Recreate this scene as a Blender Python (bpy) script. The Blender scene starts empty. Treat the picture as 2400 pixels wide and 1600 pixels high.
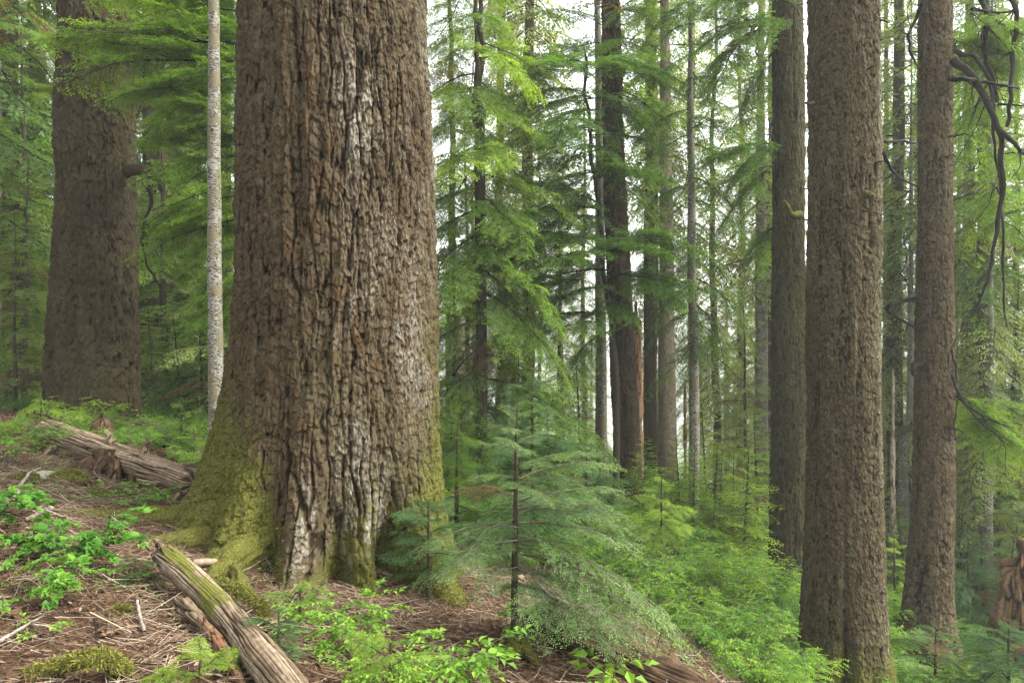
import bpy, math
import numpy as np
from mathutils import Vector

PI = math.pi
RNG = np.random.default_rng(11)
SC = bpy.context.scene
COL = SC.collection
K = 2400.0 / 2352.0
F = 1600.0                      # focal length in photograph pixels (24 mm on a 36 mm frame)


def at(px, py, d):
    """point on the line of sight of a pixel of the photograph, d metres deep"""
    px *= K; py *= K
    return np.array([(px - 1200) / F * d, d, (800 - py) / F * d])


# ------------------------------------------------------------------ noise
def _hash(ix, iy, iz, seed):
    h = (ix.astype(np.uint32) * np.uint32(374761393) + iy.astype(np.uint32) * np.uint32(668265263)
         + iz.astype(np.uint32) * np.uint32(2147483647) + np.uint32((seed * 974634621) & 0xFFFFFFFF))
    h = (h ^ (h >> np.uint32(13))) * np.uint32(1274126177)
    h = (h ^ (h >> np.uint32(16))) * np.uint32(2246822519)
    return (h ^ (h >> np.uint32(15)))


def rnd(ix, iy, iz=None, seed=0):
    if iz is None: iz = np.zeros_like(ix)
    return _hash(ix.astype(np.int64), iy.astype(np.int64), iz.astype(np.int64), seed).astype(np.float64) / 4294967295.0


def vnoise(x, y, z, seed=0):
    """smooth value noise, -1..1"""
    x = np.asarray(x, float); y = np.asarray(y, float); z = np.asarray(z, float)
    x, y, z = np.broadcast_arrays(x, y, z)
    xi, yi, zi = np.floor(x), np.floor(y), np.floor(z)
    fx, fy, fz = x - xi, y - yi, z - zi
    fx = fx * fx * (3 - 2 * fx); fy = fy * fy * (3 - 2 * fy); fz = fz * fz * (3 - 2 * fz)
    r = 0
    for a in (0, 1):
        for b in (0, 1):
            for c in (0, 1):
                w = (fx if a else 1 - fx) * (fy if b else 1 - fy) * (fz if c else 1 - fz)
                r = r + w * rnd(xi + a, yi + b, zi + c, seed)
    return r * 2 - 1


def fbm(x, y, z, oct=4, seed=0):
    r, a, f, t = 0, 1.0, 1.0, 0
    for i in range(oct):
        r = r + a * vnoise(x * f + 13.7 * i, y * f + 5.1 * i, z * f, seed + i)
        t += a; a *= .5; f *= 2.03
    return r / t


def smooth(a, b, x):
    t = np.clip((x - a) / (b - a), 0, 1)
    return t * t * (3 - 2 * t)


def voronoi(x, y, wrap, seed, full=False):
    """F1, F2-F1 border distance and random value of cells; x wraps after `wrap` cells"""
    xi = np.floor(x)
    f1 = np.full(x.shape, 9.0); f2 = np.full(x.shape, 9.0); cid = np.zeros(x.shape); vy = np.zeros(x.shape)
    for a in (-1, 0, 1):
        cx = xi + a; cw = np.mod(cx, wrap)
        sh = rnd(cw, np.full_like(cw, 17), None, seed + 5) * 9.0      # every column starts at its own height
        yi = np.floor(y + sh)
        for b in (-1, 0, 1):
            cy = yi + b
            jx = rnd(cw, cy, None, seed); jy = rnd(cw, cy, None, seed + 1)
            d = np.hypot(cx + .1 + .8 * jx - x, cy + .1 + .8 * jy - y - sh)
            near = d < f1
            f2 = np.where(near, f1, np.minimum(f2, d))
            cid = np.where(near, rnd(cw, cy, None, seed + 2), cid); vy = np.where(near, y + sh - cy - .1 - .8 * jy, vy)
            f1 = np.where(near, d, f1)
    return (f1, f2 - f1, cid, vy) if full else (f1, f2 - f1, cid)


# ------------------------------------------------------------------ ground
CTRL = [(-7.3, 11.8, -1.25), (-1.6, 6.4, -2.0), (4.2, 8.8, -4.45), (5.3, 13, -4.7), (6.8, 11, -5.1), (2.5, 15, -3.4),
        (0.04, 4.5, -2.1), (-2.25, 3, -1.5), (-4.3, 10, -1.75), (-.6, 13, -2.9), (0, 0, -1.65), (0, 1.5, -1.68),
        (-.45, 3.6, -1.82), (1.7, 6, -2.98), (-4.5, 6, -1.42), (-5.8, 8.5, -1.4), (-9, 12, -1.3), (2.75, 11, -3.35),
        (3.4, 10, -3.75), (3.7, 14, -4.0), (7.3, 20, -5.1), (9.7, 17, -6.4), (10.4, 15, -6.3), (4.1, 18, -3.7),
        (2.0, 15.5, -3.0), (-12, 24, -2.4), (-5, 25, -2.9), (5, 27, -5.4), (15, 20, -8.5), (20, 40, -14), (0, 45, -6),
        (-20, 40, -3), (.1, 5.6, -2.3), (1.35, 5.4, -2.8), (-2.7, 5.2, -1.62), (-1.0, 4.7, -1.98), (-3.4, 5.0, -1.48), (5.4, 7.5, -4.7),
        (3.0, 6.0, -3.7), (3, 2, -2.6), (-4, 1, -.9), (30, 15, -15), (-25, 12, 1.0), (0, -8, -1.5), (8, -5, -3.5)]
_C = np.array(CTRL)


def _phi(r2):
    return np.where(r2 > 1e-9, .5 * r2 * np.log(np.maximum(r2, 1e-9)), 0)


def _tps():
    n = len(_C); X = _C[:, :2]
    A = _phi(((X[:, None] - X[None]) ** 2).sum(-1)) + np.eye(n) * .35
    Pm = np.hstack([np.ones((n, 1)), X])
    M = np.block([[A, Pm], [Pm.T, np.zeros((3, 3))]])
    return np.linalg.solve(M, np.concatenate([_C[:, 2], np.zeros(3)]))


_W = _tps()


def gz(x, y, detail=True):
    x = np.asarray(x, float); y = np.asarray(y, float)
    cx, cy = np.clip(x, -38, 40), np.clip(y, -10, 60)
    z = _W[-3] + _W[-2] * cx + _W[-1] * cy
    for i in range(len(_C)):
        z = z + _W[i] * _phi((cx - _C[i, 0]) ** 2 + (cy - _C[i, 1]) ** 2)
    far = np.hypot(x - cx, y - cy)
    z = z - .12 * far
    if detail:
        z = z + .10 * fbm(x * .9, y * .9, 0, 3, 40) + .045 * fbm(x * 3.3, y * 3.3, 0, 3, 44)
    return z


def g1(x, y):
    return float(gz(np.array([x]), np.array([y]))[0])


# ------------------------------------------------------------------ mesh helpers
def raw_mesh(name, co, faces, attrs=None, mats=(), midx=None, smooth_shade=False):
    me = bpy.data.meshes.new(name)
    nv, nf, k = len(co), len(faces), faces.shape[1]
    me.vertices.add(nv); me.vertices.foreach_set('co', np.ascontiguousarray(co, np.float32).ravel())
    me.loops.add(nf * k); me.loops.foreach_set('vertex_index', np.ascontiguousarray(faces, np.int32).ravel())
    me.polygons.add(nf); me.polygons.foreach_set('loop_start', np.arange(0, nf * k, k, dtype=np.int32))
    for m in mats: me.materials.append(m)
    if midx is not None: me.polygons.foreach_set('material_index', np.ascontiguousarray(midx, np.int32))
    if smooth_shade: me.polygons.foreach_set('use_smooth', np.ones(nf, bool))
    me.update(calc_edges=True)
    for an, av in (attrs or {}).items():
        a = me.attributes.new(an, 'FLOAT', 'POINT'); a.data.foreach_set('value', np.ascontiguousarray(av, np.float32))
    return me


def link(name, data, parent=None, loc=(0, 0, 0)):
    o = bpy.data.objects.new(name, data); COL.objects.link(o)
    o.location = loc
    if parent is not None: o.parent = parent
    return o


def tag(o, label=None, cat=None, group=None, kind=None):
    if label: o['label'] = label
    if cat: o['category'] = cat
    if group: o['group'] = group
    if kind: o['kind'] = kind
    return o


def thing(name, label, cat, loc=(0, 0, 0), group=None):
    o = link(name, None, None, tuple(float(v) for v in loc))
    return tag(o, label, cat, group)


def dup(root, loc, rz=0.0, scale=1.0, label=None, group=None, sz=None):
    r = root.copy(); COL.objects.link(r)
    r.location = tuple(float(v) for v in loc); r.rotation_euler = (0, 0, rz); r.scale = (scale, scale, sz or scale)
    if label: r['label'] = label
    if group: r['group'] = group
    for ch in list(root.children):
        c = ch.copy(); COL.objects.link(c); c.parent = r
    return r


class Quads:
    """loose quads: needles, leaves, twigs"""
    def __init__(s): s.q, s.t, s.m = [], [], []
    def add(s, q, t, m=0):
        n = len(q)
        if not n: return
        s.q.append(np.asarray(q, np.float32)); s.t.append(np.broadcast_to(np.asarray(t, np.float32), (n,)).copy())
        s.m.append(np.full(n, m, np.int32))
    def get(s): return np.concatenate(s.q), np.concatenate(s.t), np.concatenate(s.m)
    def mesh(s, name, mats):
        q, t, m = s.get()
        n = len(q)
        return raw_mesh(name, q.reshape(-1, 3), np.arange(n * 4).reshape(n, 4), {'tint': np.repeat(t, 4)}, mats, m)


def norm(v): return v / np.maximum(np.linalg.norm(v, axis=-1, keepdims=True), 1e-9)


def diamonds(B, D, N, L, W, mid=.42):
    """pointed quads from base B along D, flat on normal N"""
    S = norm(np.cross(D, N)) * (np.asarray(W).reshape(-1, 1) * .5)
    L = np.asarray(L).reshape(-1, 1)
    M = B + D * L * mid
    return np.stack([B, M + S, B + D * L, M - S], 1)


def prisms(A, B, ra, rb, sides=3):
    """thin twig prisms between points A and B"""
    D = norm(B - A)
    up = np.where(np.abs(D[:, 2:3]) > .9, np.array([[1., 0, 0]]), np.array([[0, 0, 1.]]))
    U = norm(np.cross(D, up)); V = np.cross(D, U)
    ra = np.broadcast_to(np.asarray(ra, float), (len(A),)).reshape(-1, 1); rb = np.broadcast_to(np.asarray(rb, float), (len(A),)).reshape(-1, 1)
    out = []
    for i in range(sides):
        a, b = 2 * PI * i / sides, 2 * PI * (i + 1) / sides
        ea = U * math.cos(a) + V * math.sin(a); eb = U * math.cos(b) + V * math.sin(b)
        out.append(np.stack([A + ea * ra, A + eb * ra, B + eb * rb, B + ea * rb], 1))
    return np.concatenate(out)


def poly_prisms(P, R, sides=5):
    P = np.asarray(P, float); R = np.asarray(R, float)
    return prisms(P[:-1], P[1:], R[:-1], R[1:], sides)


def tube(path, radii, us, disp=None, flare=None, name='tube', mats=(), attrs_fn=None, seed=0, cap=True, roughen=0.0):
    """tube swept along path with bark displacement; us = angles round it. disp(arc_u, arc_v, theta, v, R) -> (offset, h, cell)"""
    path = np.asarray(path, float); radii = np.asarray(radii, float)
    n, m = len(path), len(us)
    T = norm(np.gradient(path, axis=0))
    ref = np.array([0, 1., 0]) if abs(T[0, 2]) > .7 else np.array([0, 0, 1.])
    U = np.zeros_like(path); V = np.zeros_like(path)
    u = ref - T[0] * ref.dot(T[0]); u /= np.linalg.norm(u)
    for i in range(n):
        u = u - T[i] * u.dot(T[i]); u /= np.linalg.norm(u)
        U[i] = u; V[i] = np.cross(T[i], u)
    s = np.concatenate([[0], np.cumsum(np.linalg.norm(np.diff(path, axis=0), axis=1))])
    th = np.broadcast_to(us[None], (n, m)); sv = np.broadcast_to(s[:, None], (n, m)); R = np.broadcast_to(radii[:, None], (n, m)).copy()
    if flare is not None: R = R + flare(th, sv, path)
    off, h, cell = disp(th, sv, R) if disp else (0, np.full((n, m), .5), np.full((n, m), .5))
    Rr = R + off
    co = path[:, None] + U[:, None] * (np.cos(th) * Rr)[..., None] + V[:, None] * (np.sin(th) * Rr)[..., None]
    idx = np.arange(n * m).reshape(n, m); nx = np.roll(idx, -1, 1)
    f = np.stack([idx[:-1], nx[:-1], nx[1:], idx[1:]], -1).reshape(-1, 4)
    C = co.reshape(-1, 3)
    h = np.asarray(h, float).ravel(); cell = np.asarray(cell, float).ravel()
    if cap:
        for row, flip in ((0, True), (n - 1, False)):
            c = len(C); ctr = co[row].mean(0) + (T[row] * (-.4 if flip else -.2) * radii[row] if roughen else 0)
            C = np.vstack([C, ctr[None]]); h = np.append(h, .3); cell = np.append(cell, .5)
            a = idx[row]; b = np.roll(a, -1)
            a2 = a[::2]; 
            tri = np.stack([np.full(m, c), b, a, a] if flip else [np.full(m, c), a, b, b], -1)
            # a quad with a repeated corner is avoided: pair neighbouring triangles instead
            if m % 2 == 0:
                p0, p1, p2 = a[0::2], a[1::2], np.roll(a, -2)[0::2]
                tri = np.stack([np.full(m // 2, c), p2, p1, p0] if flip else [np.full(m // 2, c), p0, p1, p2], -1)
                f = np.vstack([f, tri])
    A = {'h': h, 'cell': cell}
    if attrs_fn: A.update(attrs_fn(C))
    return raw_mesh(name, C, f, A, mats, None, True)


# ------------------------------------------------------------------ materials
def newmat(name):
    m = bpy.data.materials.new(name); m.use_nodes = True
    nt = m.node_tree; nt.nodes.clear()
    return m, nt, nt.nodes, nt.links


def nd(ns, t, **kw):
    n = ns.new(t)
    for k, v in kw.items():
        if k in n.inputs.keys() if isinstance(k, str) else False: n.inputs[k].default_value = v
        else: setattr(n, k, v)
    return n


def mixc(nt, fac, a, b, mode='MIX'):
    n = nt.nodes.new('ShaderNodeMix'); n.data_type = 'RGBA'; n.blend_type = mode
    for i, v in ((0, fac), (6, a), (7, b)):
        if hasattr(v, 'is_linked'): nt.links.new(v, n.inputs[i])
        else: n.inputs[i].default_value = v if i == 0 else (*v, 1) if len(v) == 3 else v
    return n.outputs[2]


def attr(nt, name):
    n = nt.nodes.new('ShaderNodeAttribute'); n.attribute_name = name
    return n.outputs['Fac']


def math_(nt, op, a, b=None, clamp=False):
    n = nt.nodes.new('ShaderNodeMath'); n.operation = op; n.use_clamp = clamp
    for i, v in ((0, a), (1, b)):
        if v is None: continue
        if hasattr(v, 'is_linked'): nt.links.new(v, n.inputs[i])
        else: n.inputs[i].default_value = v
    return n.outputs[0]


def ramp(nt, v, lo, hi):
    n = nt.nodes.new('ShaderNodeMapRange'); n.interpolation_type = 'SMOOTHSTEP'
    nt.links.new(v, n.inputs[0]); n.inputs[1].default_value = lo; n.inputs[2].default_value = hi
    return n.outputs[0]


def noise(nt, scale, detail=4, stretch=(1, 1, 1), rough=.6):
    tc = nt.nodes.new('ShaderNodeTexCoord'); mp = nt.nodes.new('ShaderNodeMapping'); mp.inputs['Scale'].default_value = stretch
    n = nt.nodes.new('ShaderNodeTexNoise'); n.inputs['Scale'].default_value = scale; n.inputs['Detail'].default_value = detail; n.inputs['Roughness'].default_value = rough
    nt.links.new(tc.outputs['Object'], mp.inputs[0]); nt.links.new(mp.outputs[0], n.inputs['Vector'])
    return n.outputs['Fac']


def finish(nt, color, rough=.85, bump=None, bump_d=.01, spec=.25, trans=None, trans_f=.35):
    p = nt.nodes.new('ShaderNodeBsdfPrincipled'); o = nt.nodes.new('ShaderNodeOutputMaterial')
    if hasattr(color, 'is_linked'): nt.links.new(color, p.inputs['Base Color'])
    else: p.inputs['Base Color'].default_value = (*color, 1)
    p.inputs['Roughness'].default_value = rough; p.inputs['Specular IOR Level'].default_value = spec
    if bump is not None:
        b = nt.nodes.new('ShaderNodeBump'); b.inputs['Strength'].default_value = .8; b.inputs['Distance'].default_value = bump_d
        nt.links.new(bump, b.inputs['Height']); nt.links.new(b.outputs[0], p.inputs['Normal'])
    sh = p.outputs[0]
    if trans is not None:
        t = nt.nodes.new('ShaderNodeBsdfTranslucent'); nt.links.new(trans, t.inputs[0])
        mx = nt.nodes.new('ShaderNodeMixShader'); mx.inputs[0].default_value = trans_f
        nt.links.new(sh, mx.inputs[1]); nt.links.new(t.outputs[0], mx.inputs[2]); sh = mx.outputs[0]
    nt.links.new(sh, o.inputs['Surface'])


def bark_mat(name, inner, a, b, lichen, lichen_amt, moss_amt=1.0, grey=(.36, .34, .31), red=(.16, .075, .04)):
    """inner bark in the furrows, plates a/b, pale lichen crust, moss where the mesh says so"""
    m, nt, ns, ln = newmat(name)
    h, cell, ms = attr(nt, 'h'), attr(nt, 'cell'), attr(nt, 'moss')
    n1, n2, n3 = noise(nt, 9, 5, (1, 1, .3)), noise(nt, 60, 4, (1, 1, .45)), noise(nt, 2.2, 4, (1, 1, .35))
    c = mixc(nt, cell, a, b)
    c = mixc(nt, math_(nt, 'MULTIPLY', ramp(nt, math_(nt, 'ADD', n1, math_(nt, 'MULTIPLY', cell, .25)), .62, .80), .55), c, red)
    c = mixc(nt, ramp(nt, n2, .35, .7), mixc(nt, .5, c, inner), c)
    n4 = noise(nt, .9, 3, (1, 1, .5)); c = mixc(nt, math_(nt, 'MULTIPLY', ramp(nt, n4, .42, .68), .55), c, mixc(nt, .5, c, (.045, .042, .018)))
    n5 = noise(nt, 3.5, 4, (1, 1, .25)); c = mixc(nt, math_(nt, 'MULTIPLY', ramp(nt, n5, .5, .75), .5), c, mixc(nt, 1.0, c, (.55, .5, .45), 'MULTIPLY'))
    c = mixc(nt, ramp(nt, h, .06, .36), inner, c)
    li = math_(nt, 'MULTIPLY', ramp(nt, math_(nt, 'ADD', attr(nt, 'lichen'), math_(nt, 'ADD', math_(nt, 'MULTIPLY', n2, .5), math_(nt, 'MULTIPLY', n3, .5))), .70 - lichen_amt * .3, 1.06 - lichen_amt * .3), ramp(nt, h, .35, .7))
    c = mixc(nt, math_(nt, 'MULTIPLY', li, .85), c, mixc(nt, n1, lichen, (.7 * lichen[0], .68 * lichen[1], .66 * lichen[2])))
    nm, nm2 = noise(nt, 14, 6, (1, 1, .6), .7), noise(nt, 70, 3)
    mo = ramp(nt, math_(nt, 'ADD', math_(nt, 'MULTIPLY', ms, moss_amt), math_(nt, 'SUBTRACT', nm, .5)), .32, .55)
    mc = mixc(nt, ramp(nt, nm2, .35, .7), (.022, .026, .005), mixc(nt, nm, (.095, .092, .017), (.058, .052, .014)))
    c = mixc(nt, mo, c, mc)
    bh = math_(nt, 'ADD', n2, math_(nt, 'MULTIPLY', n1, .6))
    finish(nt, c, .95, bh, .014, .06)
    return m


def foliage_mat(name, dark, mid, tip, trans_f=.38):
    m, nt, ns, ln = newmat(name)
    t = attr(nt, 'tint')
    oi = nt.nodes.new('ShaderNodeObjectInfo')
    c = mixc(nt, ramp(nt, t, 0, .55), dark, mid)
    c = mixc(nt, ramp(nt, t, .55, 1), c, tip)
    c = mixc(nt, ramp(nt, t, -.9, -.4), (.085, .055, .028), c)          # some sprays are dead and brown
    hs = nt.nodes.new('ShaderNodeHueSaturation')
    mr = nt.nodes.new('ShaderNodeMapRange'); ln.new(oi.outputs['Random'], mr.inputs[0]); mr.inputs[3].default_value = .78; mr.inputs[4].default_value = 1.2
    mr2 = nt.nodes.new('ShaderNodeMapRange'); ln.new(oi.outputs['Random'], mr2.inputs[0]); mr2.inputs[3].default_value = .515; mr2.inputs[4].default_value = .485
    ln.new(mr.outputs[0], hs.inputs['Value']); ln.new(mr2.outputs[0], hs.inputs['Hue']); ln.new(c, hs.inputs['Color'])
    tc = mixc(nt, 1.0, hs.outputs[0], (1.55, 1.5, .40), 'MULTIPLY')
    finish(nt, hs.outputs[0], .6, None, 0, .12, tc, trans_f)
    return m


def plain_mat(name, a, b, scale=20, stretch=(1, 1, 1), bump=.004, rough=.9, tinted=False, detail=5):
    m, nt, ns, ln = newmat(name)
    n = noise(nt, scale, detail, stretch)
    c = mixc(nt, attr(nt, 'tint') if tinted else ramp(nt, n, .3, .7), a, b)
    finish(nt, c, rough, n if bump else None, bump, .06)
    return m


M = {}
M['bark_giant'] = bark_mat('bark_giant', (.009, .006, .003), (.076, .058, .034), (.026, .019, .010), (.23, .22, .19), .24, 1.0, red=(.052, .030, .014))
M['bark_old'] = bark_mat('bark_old', (.006, .005, .002), (.044, .033, .017), (.012, .009, .005), (.12, .105, .062), .22, red=(.028, .019, .009))
M['bark_scaly'] = bark_mat('bark_scaly', (.008, .007, .003), (.088, .071, .040), (.019, .015, .008), (.26, .24, .165), .34, red=(.054, .036, .018))
M['bark_mossy'] = bark_mat('bark_mossy', (.006, .005, .002), (.060, .053, .024), (.018, .016, .007), (.14, .13, .060), .32, red=(.032, .025, .011))
M['bark_red'] = bark_mat('bark_red', (.010, .007, .004), (.096, .073, .042), (.022, .016, .009), (.26, .235, .17), .34, red=(.064, .041, .021))
M['bark_light'] = bark_mat('bark_light', (.020, .015, .010), (.185, .155, .112), (.085, .068, .047), (.34, .32, .25), .36, red=(.13, .09, .055))
M['bark_thin'] = bark_mat('bark_thin', (.012, .009, .006), (.046, .039, .025), (.026, .021, .013), (.16, .155, .11), .28, red=(.038, .025, .014))


def pale_bark():
    m, nt, ns, ln = newmat('bark_pale_fir')
    n1, n2, n3 = noise(nt, 26, 5, (1, 1, 1.6)), noise(nt, 5, 4), noise(nt, 24, 3, (1, 1, 2.4))
    c = mixc(nt, n1, (.19, .185, .158), (.080, .076, .056))
    c = mixc(nt, ramp(nt, math_(nt, 'ADD', n3, math_(nt, 'MULTIPLY', n2, .5)), .70, .80), c, (.022, .018, .012))
    c = mixc(nt, ramp(nt, math_(nt, 'ADD', math_(nt, 'MULTIPLY', n1, .6), n2), .78, .90), c, (.085, .074, .040))
    c = mixc(nt, ramp(nt, math_(nt, 'ADD', attr(nt, 'moss'), math_(nt, 'SUBTRACT', n2, .5)), .3, .6), c, (.07, .07, .02))
    finish(nt, c, .8, n1, .006, .2)
    return m


M['bark_pale'] = pale_bark()
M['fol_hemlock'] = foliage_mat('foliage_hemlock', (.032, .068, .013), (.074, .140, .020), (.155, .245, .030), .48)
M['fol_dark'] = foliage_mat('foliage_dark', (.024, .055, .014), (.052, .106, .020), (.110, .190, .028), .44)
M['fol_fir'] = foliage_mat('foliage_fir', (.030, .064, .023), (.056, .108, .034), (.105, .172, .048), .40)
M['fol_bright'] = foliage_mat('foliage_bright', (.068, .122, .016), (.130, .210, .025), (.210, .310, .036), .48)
M['fol_far_hazed'] = foliage_mat('foliage_far_hazed', (.074, .106, .034), (.124, .166, .048), (.185, .238, .070), .5)  # paler needle copy; brightness and haze of distance put into the colour
M['leaf'] = foliage_mat('leaf_broad', (.030, .084, .010), (.060, .140, .016), (.105, .205, .024), .42)
M['leaf_yellow'] = foliage_mat('leaf_pale', (.055, .120, .012), (.098, .185, .019), (.150, .245, .028), .44)
M['twig'] = plain_mat('twig_wood', (.036, .028, .020), (.085, .072, .056), 40)
M['twig_dark'] = plain_mat('twig_wood_dark', (.005, .004, .003), (.015, .012, .009), 30)
M['twig_pale'] = plain_mat('twig_dead_pale', (.085, .070, .052), (.19, .17, .14), 30)


def wood_mat(name, dark, a, b, moss_amt=1.0):
    m, nt, ns, ln = newmat(name)
    h, cell, ms = attr(nt, 'h'), attr(nt, 'cell'), attr(nt, 'moss')
    n1, n2 = noise(nt, 18, 5), noise(nt, 80, 4)
    c = mixc(nt, cell, a, b)
    c = mixc(nt, ramp(nt, n1, .3, .75), mixc(nt, .55, c, dark), c)
    c = mixc(nt, ramp(nt, h, .1, .5), dark, c)
    nm = noise(nt, 12, 6, (1, 1, 1), .7)
    mo = ramp(nt, math_(nt, 'ADD', math_(nt, 'MULTIPLY', ms, moss_amt), math_(nt, 'SUBTRACT', nm, .5)), .35, .5)
    c = mixc(nt, mo, c, mixc(nt, n2, (.020, .026, .005), (.095, .092, .018)))
    finish(nt, c, .95, n2, .006, .06)
    return m


M['log_grey'] = wood_mat('log_weathered', (.022, .014, .008), (.200, .158, .110), (.092, .065, .040))
M['log_dark'] = wood_mat('log_rotten', (.008, .005, .003), (.085, .056, .032), (.034, .021, .012))
M['snag_pale'] = wood_mat('snag_pale', (.06, .038, .022), (.33, .29, .22), (.25, .20, .14))
M['snag_red'] = wood_mat('snag_red', (.020, .010, .006), (.120, .056, .028), (.17, .11, .064))
M['moss'] = plain_mat('moss_clump', (.018, .022, .005), (.090, .088, .018), 45, bump=.02, detail=6)
M['moss_blade'] = plain_mat('moss_blades', (.030, .034, .007), (.120, .115, .022), 30, bump=0, tinted=True)
M['lichen_blade'] = plain_mat('lichen_strands', (.16, .17, .12), (.32, .33, .25), 30, bump=0, tinted=True)
M['rock'] = plain_mat('lichen_rock', (.10, .10, .075), (.22, .23, .16), 22, bump=.01)
M['litter'] = None


def litter_mat():
    m, nt, ns, ln = newmat('needle_litter')
    t = attr(nt, 'tint')
    r = nt.nodes.new('ShaderNodeValToRGB'); cr = r.color_ramp
    cr.elements[0].position = 0; cr.elements[0].color = (.018, .010, .006, 1)
    cr.elements[1].position = 1; cr.elements[1].color = (.23, .19, .14, 1)
    for p, c in ((.3, (.040, .023, .014)), (.6, (.085, .053, .032)), (.85, (.145, .106, .071))):
        e = cr.elements.new(p); e.color = (*c, 1)
    ln.new(t, r.inputs[0])
    finish(nt, r.outputs[0], .9, None, 0, .05)
    return m


M['litter'] = litter_mat()


def ground_mat():
    m, nt, ns, ln = newmat('forest_floor')
    a, b, c0 = noise(nt, 1.1, 5), noise(nt, 14, 6, (1, 1, 1), .7), noise(nt, 70, 4)
    c = mixc(nt, ramp(nt, b, .3, .7), (.016, .010, .006), (.052, .032, .019))
    c = mixc(nt, ramp(nt, c0, .55, .75), c, (.090, .062, .038))
    g = attr(nt, 'green')
    c = mixc(nt, ramp(nt, math_(nt, 'ADD', g, math_(nt, 'MULTIPLY', math_(nt, 'SUBTRACT', a, .5), 1.2)), .45, .75), c, mixc(nt, b, (.020, .035, .010), (.055, .085, .022)))
    finish(nt, c, .97, b, .03, .04)
    return m


M['ground'] = ground_mat()

# ------------------------------------------------------------------ ground sheet
def build_ground():
    n = 420
    u = np.linspace(-1, 1, n)
    gx = np.sinh(u * 4.6) / math.sinh(4.6) * 420 + 0.0
    v = np.linspace(-.55, 1, n)
    gy = np.sinh(v * 4.6) / math.sinh(4.6) * 420 + 4.0
    X, Y = np.meshgrid(gx, gy)
    Z = gz(X, Y)
    near = np.exp(-((X + .5) ** 2 + (Y - 5) ** 2) / 40)
    Z = Z + near * .02 * fbm(X * 9, Y * 9, 0, 3, 71)
    co = np.stack([X, Y, Z], -1).reshape(-1, 3)
    i = np.arange(n * n).reshape(n, n)
    f = np.stack([i[:-1, :-1], i[:-1, 1:], i[1:, 1:], i[1:, :-1]], -1).reshape(-1, 4)
    green = smooth(7.5, 11, Y + .35 * X + .6 * fbm(X, Y, 0, 2, 9))
    me = raw_mesh('ground', co, f, {'green': green.ravel()}, [M['ground']], None, True)
    o = link('ground', me); tag(o, kind='structure')


build_ground()


# ------------------------------------------------------------------ bark reliefs
def relief_furrowed(cw, ch, depth, seed, pw=.055, ph=.10):
    """long plates parted by narrow furrows, cracked across, each plate flaking in small scales"""
    def fn(th, s, R):
        R0 = float(np.median(R)); w = max(6, int(round(2 * PI * R0 / cw)))
        w2 = max(8, int(round(2 * PI * R0 / pw))); w3 = max(12, int(round(2 * PI * R0 / (pw * .42))))
        X, Y = np.cos(th) * R0, np.sin(th) * R0; T = th / (2 * PI)
        k = .088 / cw
        wob = fbm(X * 1.6 * k, Y * 1.6 * k, s * .8 * k, 3, seed + 30) * .75 + fbm(X * 8 * k, Y * 8 * k, s * 3 * k, 3, seed + 36) * .42
        f1, e1, c1 = voronoi(T * w + wob, s / ch + 50 + .5 * vnoise(X * 6 * k, Y * 6 * k, s * 3 * k, seed + 3), w, seed)
        wob2 = fbm(X * 14 * k, Y * 14 * k, s * 8 * k, 3, seed + 50) * .9
        f2, e2, c2 = voronoi(T * w2 + wob2 + wob * .6, s / ph + 90 + .3 * wob2, w2, seed + 7)
        f3, e3, c3 = voronoi(T * w3 + wob2 * 2, s / (ph * .38) + 40 + wob2 * .8, w3, seed + 11)
        fine = fbm(X * 40, Y * 40, s * 16, 4, seed + 60)
        wid = .26 + .20 * fbm(X * 3, Y * 3, s * 1.2, 3, seed + 64)
        fur = smooth(-.02, 1, e1 / np.maximum(wid, .05) + .35 * fine)
        crk = smooth(.0, .13, e2 + .07 * fine)
        h = fur * (.66 + .34 * crk)
        off = depth * (h - .8 + .42 * (c1 - .5) * fur) + depth * .42 * (c2 - .5) * fur + depth * .22 * (c3 - .5) * fur + depth * .20 * fine
        return off, np.clip(h + .15 * (c3 - .5), 0, 1), np.clip(.40 * c2 + .25 * c1 + .40 * c3 + .30 * fine, 0, 1)
    return fn


def relief_scaly(cw, ch, depth, seed):
    """small overlapping bark scales of uneven size"""
    def fn(th, s, R):
        R0 = float(np.median(R)); w = max(6, int(round(2 * PI * R0 / cw))); w2 = max(8, int(round(2 * PI * R0 / (cw * .5))))
        X, Y = np.cos(th) * R0, np.sin(th) * R0; T = th / (2 * PI)
        wob = fbm(X * 9, Y * 9, s * 5, 3, seed + 30) * 1.3
        f1, e1, c1 = voronoi(T * w + wob, s / ch + 60 + .6 * vnoise(X * 11, Y * 11, s * 6, seed + 3), w, seed)
        f2, e2, c2 = voronoi(T * w2 + wob * 1.6, s / (ch * .55) + 20, w2, seed + 8)
        fine = fbm(X * 30, Y * 30, s * 14, 3, seed + 60); big = fbm(X * 2.2, Y * 2.2, s * .8, 3, seed + 80)
        h = smooth(.0, .20, e1 + .10 * fine) * .55 + .30 * smooth(0, .16, e2 + .06 * fine) + .15
        h = h * (.62 + .5 * c1)
        return depth * (h - .6 + .5 * (c1 - .5) + .3 * (c2 - .5) + .4 * fine) + depth * 1.0 * big, np.clip(h + .12 * fine, 0, 1), np.clip(.5 * c1 + .5 * c2 + .35 * fine + .25 * big, 0, 1)
    return fn


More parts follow.
